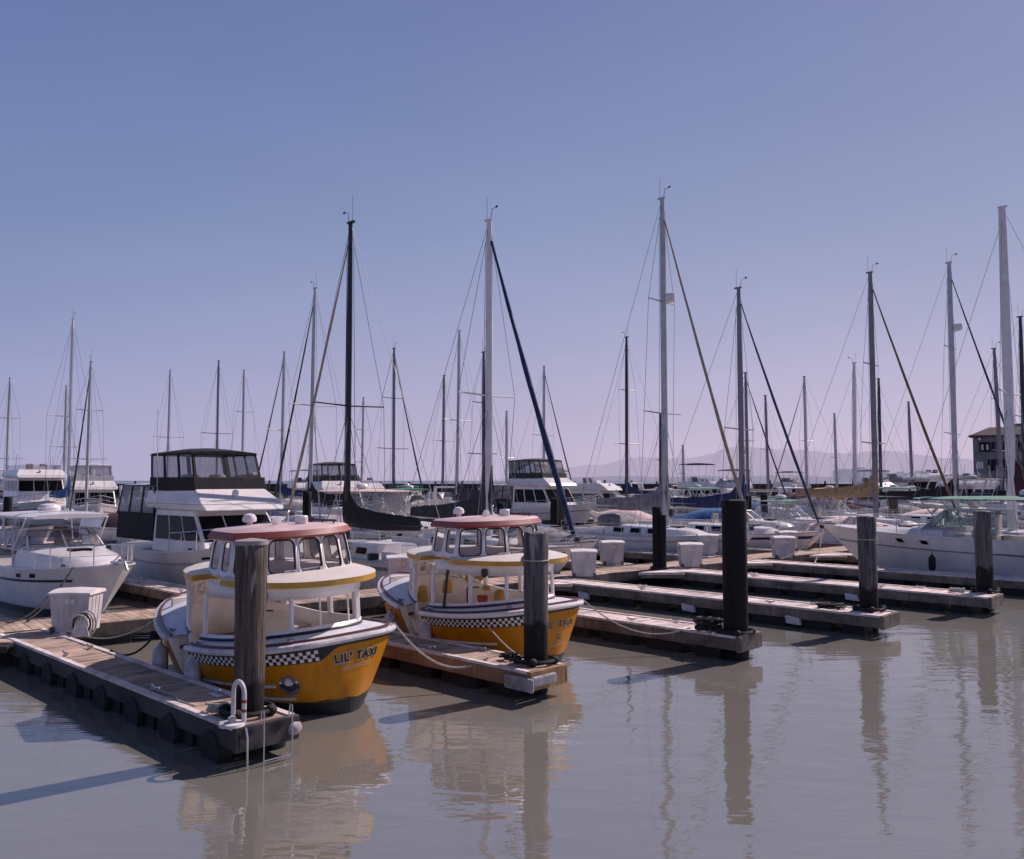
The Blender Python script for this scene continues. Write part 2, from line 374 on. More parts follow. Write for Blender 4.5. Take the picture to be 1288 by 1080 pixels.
# ------------------------------------------------------------------ far shore
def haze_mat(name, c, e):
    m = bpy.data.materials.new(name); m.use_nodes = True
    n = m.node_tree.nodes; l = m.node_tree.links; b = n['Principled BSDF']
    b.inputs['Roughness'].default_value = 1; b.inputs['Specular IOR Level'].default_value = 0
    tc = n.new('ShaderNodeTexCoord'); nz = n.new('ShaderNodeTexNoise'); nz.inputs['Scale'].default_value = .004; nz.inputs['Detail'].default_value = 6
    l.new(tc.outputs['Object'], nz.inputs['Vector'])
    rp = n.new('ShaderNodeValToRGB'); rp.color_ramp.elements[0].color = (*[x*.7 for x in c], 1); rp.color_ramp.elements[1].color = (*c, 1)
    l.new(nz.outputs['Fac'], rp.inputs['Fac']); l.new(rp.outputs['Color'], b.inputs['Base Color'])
    b.inputs['Emission Color'].default_value = (*e, 1); b.inputs['Emission Strength'].default_value = 1  # aerial haze is put in as a glow of the surface itself
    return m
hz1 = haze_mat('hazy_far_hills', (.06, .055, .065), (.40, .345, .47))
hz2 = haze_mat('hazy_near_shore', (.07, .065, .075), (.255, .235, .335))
def ridge(name, D, pts, m, depth):
    """a strip of hills: pts = (bearing as x per metre of depth, height)"""
    mb = MB(); rr = random.Random(5)
    xs = []; k = 8
    for (a, h0), (b2, h1) in zip(pts, pts[1:]):
        for i in range(k):
            t = i/k; xs.append((lerp(a, b2, t), lerp(h0, h1, t*t*(3-2*t))*(1+.07*(rr.random()-.5))))
    xs.append(pts[-1])
    r0 = [(x*D, D-depth, -1) for x, h in xs]; r1 = [(x*D, D, 3.6+h) for x, h in xs]; r2 = [(x*D*1.05, D+depth, -1) for x, h in xs]
    mb.loft([r0, r1, r2], closed=False)
    return structure(mb.build(name, m, smooth=80))
q = 1080.0
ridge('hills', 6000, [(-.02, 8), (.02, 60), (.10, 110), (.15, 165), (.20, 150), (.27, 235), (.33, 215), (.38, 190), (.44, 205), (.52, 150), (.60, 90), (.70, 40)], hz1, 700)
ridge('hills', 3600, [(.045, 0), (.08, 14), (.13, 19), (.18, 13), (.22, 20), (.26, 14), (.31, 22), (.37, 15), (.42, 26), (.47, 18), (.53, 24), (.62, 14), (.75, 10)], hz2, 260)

# low hazy buildings on the far shore
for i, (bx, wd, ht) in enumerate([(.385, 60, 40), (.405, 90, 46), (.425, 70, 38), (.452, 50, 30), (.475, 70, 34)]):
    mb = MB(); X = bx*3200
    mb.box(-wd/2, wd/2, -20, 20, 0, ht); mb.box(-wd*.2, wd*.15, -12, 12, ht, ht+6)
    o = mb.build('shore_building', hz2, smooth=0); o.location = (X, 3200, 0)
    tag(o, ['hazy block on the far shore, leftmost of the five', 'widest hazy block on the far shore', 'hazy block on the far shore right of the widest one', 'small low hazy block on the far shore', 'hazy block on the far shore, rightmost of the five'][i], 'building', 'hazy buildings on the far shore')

# breakwater: dark timber wall with piles, a thing of its own
t = thing('breakwater', 'long dark timber breakwater wall in front of the open bay', 'breakwater', (0, 225, 0))
mb = MB(); mb.box(-108, 108, 0, 1.2, -1, 2.3); o = mb.build('wall', mat('dark_breakwater_timber', (.06, .056, .066), .9, var=.4, scale=1.2, bump=.5, streak=.3), t, smooth=0)
mb = MB(); mb.box(-108, 108, -.25, 1.45, 2.3, 2.7); mb.build('coping', mat('breakwater_coping', (.06, .055, .065), .9, var=.3, scale=.8), t, smooth=0)
for i in range(30):
    x = -106+i*7.2+rnd.uniform(-.6, .6); mb = MB(); mb.lathe([(.28, -1), (.26, 3.2+rnd.uniform(0, .5))], 8, (x, -.55, 0)); mb.build('pile', rubber, t)

# ------------------------------------------------------------------ pier building on the right
wallm = mat('grey_clapboard', (.22, .20, .22), .85, var=.18, scale=.5, streak=.15)
roofm = mat('brown_shingles', (.10, .072, .068), .9, var=.2, scale=.6, bump=.3)
t = thing('pier_building', 'two storey grey waterfront building with brown hipped roof at the right edge', 'building', (75.2, 140, 0), R(-29))
mb = MB(); mb.box(0, 34, 0, 9, 1.2, 10.9); mb.build('wall', wallm, t, smooth=0)
mb = MB(); mb.hexa([(-.5, -.5, 10.9), (34.5, -.5, 10.9), (34.5, 9.5, 10.9), (-.5, 9.5, 10.9)], [(2.4, 2.2, 12.3), (33, 2.2, 12.3), (33, 7, 12.3), (2.4, 7, 12.3)])
rf = mb.build('roof', roofm, t, smooth=0)
mb = MB(); mb.box(6, 7.2, 4, 5, 12.3, 12.9); mb.build('roof_vent', wallm, rf, smooth=0)
mb = MB(); mb.box(-.6, 34.6, -.62, -.5, 10.6, 10.9); mb.build('fascia', mat('dark_trim', (.05, .045, .05), .8), t, smooth=0)
mb = MB(); mb.box(-1.5, 36, -2.5, 12, .2, 1.2); mb.build('pier_deck', beam, t, smooth=0)
for i in range(9):
    mb = MB(); mb.lathe([(.3, -1), (.3, .2)], 8, (-1+i*4.5, -2, 0)); mb.build('pier_pile', rubber, t)
for x0, x1, z0, z1 in ((1.0, 3.0, 8.3, 9.7), (3.4, 5.6, 8.3, 9.7), (6.3, 8.4, 8.3, 9.7), (9.2, 11.6, 8.3, 9.7), (2.1, 5.5, 5.2, 6.9), (6.6, 9.6, 1.3, 6.6)):
    mb = MB(); mb.box(x0-.12, x1+.12, -.08, .02, z0-.12, z1+.12); f = mb.build('window', mat('dark_trim', (.05, .045, .05), .8), t, smooth=0)
    mb = MB(); k = max(2, int((x1-x0)/1.1))
    for i in range(k):
        a = lerp(x0, x1, i/k)+.05; c = lerp(x0, x1, (i+1)/k)-.05; mb.box(a, c, -.12, -.085, z0, z1)
    mb.build('pane', darkwin, f, smooth=0)
for x in (1.2, 1.9):
    mb = MB(); mb.box(x, x+.3, -.16, -.125, 8.5, 9.4); mb.build('blind', white2, t, smooth=0)
mb = MB(); mb.box(.4, 1.4, -.1, -.01, 5.5, 6.6); mb.build('sign_board', white2, t, smooth=0)
mb = MB(); mb.ball((1.0, -.35, 10.3), .24, .24, .24); mb.build('wall_lamp', white, t)
# low hut in front of it and pale sheds out on the pier

# ------------------------------------------------------------------ floating docks
def uf(w): return -20.0+.125*(w-8)          # front edge of the main walkway at slip coordinate w
wd = (W+U*.125).normalized(); WANG = math.atan2(wd.y, wd.x)
def planks(mb, x0, x1, y0, y1, z, pw=.145, gap=.012, th=.045):
    x = x0; rr = random.Random(int((x0+x1)*77+y0*13))
    while x < x1-.03:
        e = min(x+pw, x1); dz = rr.uniform(-.004, .004)
        mb.box(x, e-gap, y0+rr.uniform(-.01, .01), y1+rr.uniform(-.01, .01), z-th+dz, z+dz); x = e
t = thing('floating_walkway', 'long floating plank walkway running behind all the finger docks', 'dock', P(uf(8), 8), WANG)
mb = MB(); planks(mb, -9, 62, .09, 1.62, DECK, .16); mb.build('deck', plank, t, smooth=0)
mb = MB(); mb.box(-9, 62, 0, .075, .12, DECK+.012); mb.build('edge_beam', beam, t, smooth=0)
mb = MB(); mb.box(-9, 62, 1.635, 1.71, .12, DECK+.012); mb.build('edge_beam', beam, t, smooth=0)
for i in range(28):
    mb = MB(); x = -8.8+i*2.5; mb.box(x, x+1.7, .1, 1.6, -.3, .34); mb.build('float', rubber, t, smooth=0, bevel=.06)

def cleat(parent, x, y, z=DECK, m=None):
    mb = MB(); mb.box(x-.05, x+.05, y-.025, y+.025, z, z+.05)
    mb.tube([(x-.13, y, z+.075), (x-.06, y, z+.06), (x+.06, y, z+.06), (x+.13, y, z+.075)], .018, 6)
    return mb.build('cleat', m or steel, parent)
def finger(w0, w1, tip, label, bm, pm, gus=True, floats='box', ln=None):
    wm_ = (w0+w1)/2; ur = uf(wm_)+.03 if ln is None else tip-ln
    L = tip-ur; h = (w1-w0)/2
    t = thing('finger_dock', label, 'dock', P(ur, wm_), ANG, 'finger docks')
    mb = MB(); planks(mb, .0, L-.1, -h+.12, h-.12, DECK); mb.build('deck', pm, t, smooth=0)
    for s in (-1, 1):
        mb = MB(); a, b_ = sorted((s*(h-.115), s*(h-.01))); mb.box(0, L-.1, a, b_, DECK-.03, DECK+.022); mb.build('edge_board', beamtop, t, smooth=0, bevel=.006)
        mb = MB(); a, b_ = sorted((s*(h-.08), s*h)); mb.box(0, L, a, b_, .13, DECK-.034); mb.build('edge_beam', bm, t, smooth=0, bevel=.01)
    mb = MB(); mb.box(L-.095, L, -h+.004, h-.004, .10, DECK+.02); mb.build('end_beam', bm, t, smooth=0, bevel=.012)
    k = int(L/1.15)
    for i in range(k):
        x = L*(i+.5)/k; mb = MB()
        if floats == 'tyre':
            for s in (-1, 1):
                M = Matrix.Rotation(R(90), 3, 'X'); mb.lathe([(.14, -.09), (.24, -.11), (.27, -.05), (.27, .05), (.24, .11), (.14, .09)], 14, (x, s*(h-.07), .03), M)
            mb.box(x-.56, min(x+.56, L-.55), -h+.07, h-.07, -.3, .34)
        else:
            mb.box(x-.47, min(x+.47, L-.5), -h+.07, h-.07, -.3, .34)
        mb.build('float', rubber, t, smooth=40, bevel=.04 if floats == 'box' else 0)
    if gus:
        mb = MB(); mb.prism([(0, -h), (0, -h-1.15), (.12, -h-1.15), (1.15, -h-.08), (1.15, -h)], .30, DECK+.006); mb.build('gusset', pm, t, smooth=0)
        mb = MB(); mb.tube([(.12, -h-1.19, .29), (1.19, -h-.1, .29)], .09, 4); mb.build('gusset_beam', bm, t, smooth=0)
    for x in (L*.34, L*.72): cleat(t, x, -h+.19)
    for x in (L*.30, L*.80): cleat(t, x, h-.19)
    return t, L, h
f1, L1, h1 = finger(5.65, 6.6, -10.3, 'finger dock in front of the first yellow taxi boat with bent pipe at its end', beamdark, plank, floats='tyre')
f2, L2, h2 = finger(10.65, 11.6, -9.75, 'tan sided finger dock between the two yellow taxi boats', beamtan, plank)
f3, L3, h3 = finger(15.95, 16.9, -8.85, 'finger dock with thick black piling at its end', beam, plankgrey)
f4, L4, h4 = finger(20.7, 21.75, -7.75, 'empty finger dock with a hose left on it beside its grey piling', beam, plankgrey)
f5, L5, h5 = finger(26.0, 27.2, -6.85, 'long finger dock ending nearest the right edge', beam, plankgrey)
f6, L6, h6 = finger(31.2, 32.3, -1.0, 'far finger dock alongside the white express cruiser with teal awning', beam, plankgrey)
f7, L7, h7 = finger(36.6, 37.7, -1.0, 'finger dock hidden behind the white express cruiser', beam, plankgrey)
# finger docks behind the walkway
for i, (w0, lab) in enumerate([(11.2, 'back finger dock between the small cuddy boat and the flybridge cruiser'), (21.0, 'back finger dock behind the second taxi boat'),
                               (26.2, 'back finger dock with the white box near the dark double piling'), (31.6, 'back finger dock along the near side of the grey striped sailboat'), (36.8, 'back finger dock under the bow of the grey striped sailboat'), (43.0, 'back finger dock at the bow of the sailboat with navy jib')]):
    ub = uf(w0)-1.75
    finger(w0, w0+.95, ub, lab, beam, plankgrey, gus=False, ln=9.5)

# bumpers and blocks at the finger tips
mb = MB(); mb.ball((L1-.07, h1-.07, .25), .13, .13, .11, 14, 8); mb.build('corner_bumper', mat('worn_bumper', (.42, .38, .38), .8, var=.3, scale=6, bump=.4), f1)
mb = MB(); mb.box(L2-.55, L2+.10, -h2-.08, -h2-.01, .10, .33); mb.box(L2+.005, L2+.08, -h2-.01, .10, .18, .35); mb.build('bumper_block', mat('grey_bumper', (.36, .34, .35), .8, var=.3, scale=4, bump=.4), f2, smooth=0, bevel=.03)
# pale foam floats showing under the docks
for f, L_, h_, x in ((f3, L3, h3, 4.6), (f3, L3, h3, 2.0), (f4, L4, h4, 5.3), (f4, L4, h4, 8.35), (f5, L5, h5, 7.0), (f4, L4, h4, 1.6)):
    mb = MB(); mb.hexa([(x-.20, -h_-.05, .0), (x+.19, -h_-.06, -.02), (x+.19, -h_+.06, -.02), (x-.20, -h_+.06, .0)], [(x-.22, -h_-.07, .20), (x+.16, -h_-.07, .16), (x+.16, -h_+.06, .16), (x-.22, -h_+.06, .20)])
    mb.build('foam_block', foam, f, smooth=0, bevel=.02)

# ------------------------------------------------------------------ pilings
def piling(u, w_, r, top, m, label, lean=(0, 0), cap=False, flare=1.0, group='timber pilings', loc=None, wrap=None):
    t = thing('piling', label, 'piling', loc if loc is not None else P(u, w_), rnd.uniform(0, 6), group)
    mb = MB(); rr = random.Random(int(u*31+w_*7)); rings = []
    for i in range(13):
        z = -.6+(top+.6)*i/12; k = r*lerp(1, flare, i/12); ring = []
        for j in range(20):
            a = 2*math.pi*j/20; q = k*(1+.025*math.sin(3*a+1.3)+.02*math.sin(5*a+i*.4)+rr.uniform(-.012, .012))
            ring.append((q*math.cos(a)+lean[0]*z, q*math.sin(a)+lean[1]*z, z))
        rings.append(ring)
    rings.append([(lerp(p[0], lean[0]*top, .12), lerp(p[1], lean[1]*top, .12), top+.02+rr.uniform(-.008, .012)) for p in rings[-1]])
    mb.loft(rings, True, True, True); mb.build('post', m, t, smooth=50)
    if cap:
        mb = MB(); mb.lathe([(r*flare*1.03, top-.03), (r*flare*1.04, top+.03), (.02, top+.06)], 20, (lean[0]*top, lean[1]*top, 0)); mb.build('cap', mat('pile_cap', (.30, .28, .28), .7), t)
    if wrap:
        mb = MB(); k = r*lerp(1, flare, (wrap+.6)/(top+.6))+.012; pts = [(k*math.cos(a), k*math.sin(a), wrap) for a in [i*math.pi/10 for i in range(22)]]
        mb.tube(pts, .012, 5); mb.ball((k*.7, k*.72, wrap-.03), .05, .05, .09); mb.build('rope_loop', ropew, t)
    return t
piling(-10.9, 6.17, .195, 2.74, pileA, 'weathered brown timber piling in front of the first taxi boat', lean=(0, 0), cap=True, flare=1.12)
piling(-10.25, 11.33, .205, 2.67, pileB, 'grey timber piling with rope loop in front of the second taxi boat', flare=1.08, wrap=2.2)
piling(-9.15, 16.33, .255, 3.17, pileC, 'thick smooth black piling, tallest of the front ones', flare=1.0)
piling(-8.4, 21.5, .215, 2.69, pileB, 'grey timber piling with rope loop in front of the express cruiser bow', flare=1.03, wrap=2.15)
piling(-7.35, 27.3, .22, 2.70, pileB, 'grey timber piling with dark foot nearest the right edge', flare=1.06)
# the dark double piling on the walkway
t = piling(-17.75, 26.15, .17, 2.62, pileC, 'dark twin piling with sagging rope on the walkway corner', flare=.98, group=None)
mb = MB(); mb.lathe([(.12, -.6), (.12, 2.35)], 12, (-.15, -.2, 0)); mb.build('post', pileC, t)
for k in (0, 1):
    mb = MB(); mb.tube(sag((-.12-.02*k, -.24, 2.5-.1*k), (.17, .05, 2.55-.1*k), .22+.06*k), .02, 5); mb.build('rope', ropew, t)
mb = MB(); mb.box(-.30, .28, -.34, .24, DECK+.005, DECK+.10); mb.build('pile_collar', rubber, t, smooth=0, bevel=.02)
# pile hoops on the finger docks
for (u, w_, lab, f) in ((-10.9, 6.17, '', f1), (-10.25, 11.33, '', f2), (-9.15, 16.33, '', f3), (-8.4, 21.5, '', f4), (-7.35, 27.3, '', f5)):
    c = f.location; lu = (P(u, w_)-c).dot(U); lw = (P(u, w_)-c).dot(W)
    mb = MB(); mb.tube([(lu+.33*math.cos(a), lw+.33*math.sin(a), DECK+.07) for a in [i*math.pi/12 for i in range(26)]], .035, 6)
    for a in (.6, 2.2, 3.9, 5.3): mb.ball((lu+.33*math.cos(a), lw+.33*math.sin(a), DECK+.07), .085, .085, .075, 10, 6)
    mb.build('pile_hoop', rubber, f)

# ------------------------------------------------------------------ dock boxes
def box_parts(t):
    h = .80; b = [(-.36, -.29, .03), (.36, -.29, .03), (.36, .29, .03), (-.36, .29, .03)]
    tp = [(-.41, -.33, h), (.41, -.33, h), (.41, .33, h), (-.41, .33, h)]
    mb = MB(); mb.hexa(b, tp)
    for (i, j, k) in ((0, 1, 5), (1, 2, 3), (3, 0, 3)):
        q = (b[i], b[j], tp[j], tp[i])
        for c in range(1, k+1):
            s = c/(k+1); nrm = qn(q)*.010
            p = [bil(q, s-.022, .04), bil(q, s+.022, .04), bil(q, s+.022, .95), bil(q, s-.022, .95)]
            mb.hexa([p[0], p[1], p[1]+nrm, p[0]+nrm], [p[3], p[2], p[2]+nrm, p[3]+nrm])
    mb.build('body', boxm, t, smooth=0, bevel=.008)
    mb = MB(); rings = []
    for y, dz in ((-.37, 0), (-.36, .03), (-.18, .075), (0, .09), (.18, .085), (.36, .05), (.37, 0)):
        rings.append([(-.45, y, h+.005), (-.44, y, h+.02+dz*.85), (0, y, h+.03+dz), (.44, y, h+.02+dz*.85), (.45, y, h+.005)])
    mb.loft(rings, True, True, True); mb.build('lid', boxlid, t, smooth=40)
    mb = MB(); mb.box(-.435, -.395, -.12, .02, h-.22, h-.02); mb.build('hinge', steel, t, smooth=0, bevel=.006)
    mb = MB(); mb.box(-.10, .10, -.325, -.30, h-.17, h-.05); mb.build('latch_plate', steel, t, smooth=0)
    mb = MB(); mb.box(-.39, -.30, -.33, -.22, 0, .14); mb.box(.30, .39, -.33, -.22, 0, .14); mb.build('foot', beam, t, smooth=0)
BR = R(1.3)
box0 = thing('dock_box', 'white ribbed dock box at the root of the first finger dock, nearest of all', 'dock box', P(-19.35, 7.05-2.2+.1, DECK), BR, 'white dock boxes')
box_parts(box0); box0.location = P(-19.45, 6.95+.0, DECK)
for u, w_, lab, rz in ((-18.25, 22.55, 'white dock box just right of the second taxi boat', BR), (-20.1, 26.55, 'white dock box with lit latch standing behind the one beside the second taxi boat', R(8)),
                       (-17.35, 27.7, 'white dock box between the dark twin piling and the thick black piling', BR), (-19.6, 32.7, 'white dock box half hidden behind the thick black piling', R(-6)),
                       (-16.6, 33.6, 'bluish white dock box right of the thick black piling', BR), (-18.2, 37.2, 'dock box peeping over the bluish white one', R(4)),
                       (-21.75, 11.0, 'white dock box behind the bow of the first taxi boat', R(-20)), (-20.9, 16.9, 'white dock box behind the stern rail of the first taxi boat', R(12))):
    copy_thing(box0, P(u, w_, DECK), lab, 'white dock boxes', rz)

# ------------------------------------------------------------------ things lying on the docks
def rope_thing(name, label, pts, r, m, cat='rope', n=6):
    mb = MB(); c = Vector(pts[0]); mb.tube([Vector(p)-c for p in pts], r, n)
    o = mb.build(name, m); o.location = c
    return tag(o, label, cat)
def coil(c, r, turns, rr, jit=.02, seed=1, dz=.012):
    q = random.Random(seed); N = int(turns*16)
    return [Vector(c)+Vector(((r+q.uniform(-jit, jit))*math.cos(i*math.pi/8)*(1+.15*math.sin(i*.11)), (r*.8+q.uniform(-jit, jit))*math.sin(i*math.pi/8), rr+dz*i/4*.5)) for i in range(N)]
# bent pipe rail
t = thing('pipe_rail', 'bent white pipe hoop with rust bands at the end of the first finger dock', 'rail', P(-10.55, 5.83), ANG)
mb = MB(); pts = [(-.14, 0, .41)]+[(-.14+.14*(1-math.cos(a)), 0, .80+.15*math.sin(a)) for a in [i*math.pi/10 for i in range(11)]]+[(.14, 0, .08)]
mb.tube(pts, .031, 10); mb.build('pipe', fendw, t)
for z in (.72, .60, .34, .26):
    mb = MB(); mb.lathe([(.033, -.02), (.034, 0), (.033, .02)], 10, (.14, 0, z)); mb.build('rust_band', mat('rust', (.25, .06, .035), .9), t)
# swim ladder
t = thing('swim_ladder', 'thin steel ladder hanging off the end of the first finger dock', 'ladder', P(-10.22, 6.0), ANG)
for y in (0, .42):
    mb = MB(); mb.tube([(-.06, y, .42), (-.04, y, .60), (.02, y, .60), (.03, y, .3), (.03, y, -.3)], .010, 6); mb.build('rail', steel, t)
for z in (-.04,):
    mb = MB(); mb.tube([(.03, 0, z), (.03, .42, z)], .010, 6); mb.build('rung', steel, t)
rope_thing('chain', 'rusty chain dangling into the water beside the pipe hoop', [P(-10.26, 5.78, .42), P(-10.22, 5.78, .30), P(-10.21, 5.78, -.1)], .014, steel, 'chain')
mb = MB(); mb.lathe([(.17, 0), (.16, .035), (.05, .05), (.05, .10), (.02, .12)], 16); o = mb.build('mushroom_bollard', fendw); o.location = P(-10.48, 5.70, DECK+.022); tag(o, 'low round pale bollard at the corner of the first finger dock', 'bollard')
rope_thing('rope_pile', 'heap of pale rope near the end of the first finger dock', coil(P(-11.25, 5.92, DECK+.02), .13, 5, 0, .05, 3), .018, ropew)
rope_thing('rope_pile', 'tangle of dark rope at the foot of the brown piling', coil(P(-10.95, 5.92, DECK+.02), .11, 3, 0, .04, 5), .015, roped)
rope_thing('rope_pile', 'black coiled hose heaped beside the thick black piling', coil(P(-9.72, 16.25, DECK+.04), .24, 6, 0, .07, 7, .02), .035, rubber, 'hose')
rope_thing('rope_pile', 'dark hose laid flat beside the grey piling of the empty finger dock', coil(P(-9.25, 21.2, DECK+.03), .30, 4, 0, .06, 8), .03, rubber, 'hose')
rope_thing('rope_pile', 'pale line coiled at the foot of the piling nearest the right edge', coil(P(-7.9, 26.7, DECK+.03), .20, 4, 0, .06, 9), .02, ropew)
rope_thing('rope_pile', 'dark line coiled beside the grey piling of the second taxi boat', coil(P(-10.75, 11.2, DECK+.03), .13, 4, 0, .05, 12), .018, roped)
mb = MB(); mb.hexa([(-.16, -.05, 0), (.16, -.05, 0), (.16, .05, 0), (-.16, .05, 0)], [(-.12, -.04, .02), (.12, -.04, .02), (.12, .04, .02), (-.12, .04, .02)]); o = mb.build('dock_plate', fendw, smooth=0); o.location = P(-12.2, 6.36, DECK+.005); o.rotation_euler = (0, 0, ANG); tag(o, 'small pale plate lying on the shaded first finger dock', 'plate')
rope_thing('edge_line', 'thin dark line lying along the sunny edge of the first finger dock', [P(-13.2, 5.82, DECK+.03), P(-12.5, 5.90, DECK+.03), P(-12.2, 5.78, DECK+.03), P(-11.7, 5.80, DECK+.03)], .016, ropew)
# hose reel stand beside the nearest box
t = thing('hose_hanger', 'coiled pale shore hose hung beside the nearest dock box', 'hose', P(-18.75, 6.75, DECK), R(20))
for k in range(4):
    mb = MB(); mb.tube([(.05*k+.16*math.cos(a), .03*k, .24+(.20+.02*k)*math.sin(a)) for a in [i*math.pi/8 for i in range(18)]], .02, 6); mb.build('hose_loop', [ropew, roped, ropew, ropew][k], t)
mb = MB(); mb.hexa([(-.16, -.04, 0), (.2, -.04, 0), (.2, .04, 0), (-.16, .04, 0)], [(-.03, -.03, .34), (.12, -.03, .34), (.12, .03, .34), (-.03, .03, .34)]); mb.build('bracket', fendw, t, smooth=0)
mb = MB(); mb.lathe([(.13, 0), (.12, .04), (.06, .08), (.05, .12)], 14, (-.28, -.05, 0)); mb.build('base', fendw, t)

# ------------------------------------------------------------------ the two yellow taxi boats
def sup(th, xc, aR, aL, b, nR, nL, flat=0):
    c, s = math.cos(th), math.sin(th); nn = nR if c > 0 else nL; a = aR if c > 0 else aL
    x = xc+a*math.copysign(abs(c)**(2/nn), c); y = -b*math.copysign(abs(s)**(2/nn), s)
    return x, y
def rim_z(x):
    return .90+(.20*max(0, (x-.2)/2.75)**2 if x > .2 else .36*max(0, (.2-x)/3.0)**1.6)
def hullp(th, v, off=0):
    """taxi hull: th=0 at the blunt end, pi at the other; near (port) side 0..pi; v 0 waterline .. 1 rim"""
    xr, yr = sup(th, 0.6, 2.35, 3.40, 1.62, 2.7, 1.75); xw, yw = sup(th, .6, 2.30, 3.15, 1.22, 1.75, 1.6)
    k = v**.80 if v > 0 else v
    x = lerp(xw, xr, k); y = lerp(yw, yr, k)
    if off:
        r = math.hypot(x-.6, y); x += (x-.6)/r*off; y += y/r*off
    return Vector((x, y, lerp(0, rim_z(xr), v)))
def th_at_x(x, v=1.0):      # near-side parameter whose rim lies at x
    a, b_ = 0, math.pi
    for _ in range(40):
        m_ = (a+b_)/2
        if hullp(m_, v).x > x: a = m_
        else: b_ = m_
    return (a+b_)/2
def strip(mb, t0, t1, v0, v1, off, n=40, mi=0):
    for i in range(n):
        a, b_ = lerp(t0, t1, i/n), lerp(t0, t1, (i+1)/n)
        va = v0(a) if callable(v0) else v0; vb = v0(b_) if callable(v0) else v0
        wa = v1(a) if callable(v1) else v1; wb = v1(b_) if callable(v1) else v1
        mb.quad(hullp(a, va, off), hullp(b_, vb, off), hullp(b_, wb, off), hullp(a, wa, off), mi=mi)
def text_verts(txt, size, off, extr=0):
    cu = bpy.data.curves.new('lettering', 'FONT'); cu.body = txt; cu.size = size; cu.align_x = 'CENTER'; cu.offset = off; cu.space_character = 1.16; cu.resolution_u = 3
    o = bpy.data.objects.new('lettering', cu); col.objects.link(o)
    dg = bpy.context.evaluated_depsgraph_get(); me = o.evaluated_get(dg).to_mesh()
    vs = [v.co.copy() for v in me.vertices]; fs = [list(p.vertices) for p in me.polygons]
    o.evaluated_get(dg).to_mesh_clear(); bpy.data.objects.remove(o); bpy.data.curves.remove(cu)
    return vs, fs
# arc length table along the hull at mid height, to wrap the lettering without distortion
_arc = []
acc = 0; prev = hullp(-1.6, .62)
for i in range(641):
    th = -1.6+3.2*i/640; p = hullp(th, .62); acc += (p-prev).length; prev = p; _arc.append((acc, th))
mid = [a for a, th in _arc if th <= 0][-1]
def th_of_s(s):
    s = mid+s
    lo, hi = 0, len(_arc)-1
    while hi-lo > 1:
        m_ = (lo+hi)//2
        if _arc[m_][0] < s: lo = m_
        else: hi = m_
    f = (s-_arc[lo][0])/max(1e-9, _arc[hi][0]-_arc[lo][0])
    return lerp(_arc[lo][1], _arc[hi][1], f)
def wrap_text(name, txt, size, off, s0, z0, lift, m, parent):
    words = txt.split(); wd_ = [text_verts(w_, size, 0)[0] for w_ in words]
    ln = [max(v.x for v in q)-min(v.x for v in q) for q in wd_]; gp = size*.55; tot = sum(ln)+gp*(len(words)-1); x = -tot/2
    for w_, l_ in zip(words, ln):
        wrap_word(name, w_, size, off, s0-(x+l_/2), z0, lift, m, parent); x += l_+gp
def wrap_word(name, txt, size, off, s0, z0, lift, m, parent, slant=0, bold=0):
    vs, fs = text_verts(txt, size, off); mb = MB(); out = []
    for v in vs:
        th = th_of_s(s0-v.x); xr, yr = sup(th, 0.6, 2.35, 3.40, 1.62, 2.7, 1.75)
        z = z0+v.y+slant*v.x
        out.append(hullp(th, z/rim_z(xr), lift))
    mb.add(out, fs); return mb.build(name, m, parent, smooth=0)
canopy_grp = mat('thin_fibreglass_canopy', (.86, .81, .77), .5, var=.05, scale=2)
_n = canopy_grp.node_tree.nodes; _l = canopy_grp.node_tree.links; _t = _n.new('ShaderNodeBsdfTranslucent'); _t.inputs['Color'].default_value = (.80, .68, .55, 1)
_x = _n.new('ShaderNodeMixShader'); _x.inputs[0].default_value = .27
_l.new(_n['Principled BSDF'].outputs[0], _x.inputs[1]); _l.new(_t.outputs[0], _x.inputs[2]); _l.new(_x.outputs[0], _n['Material Output'].inputs['Surface'])
creamlet = mat('pale_lettering', (.66, .58, .46), .5)

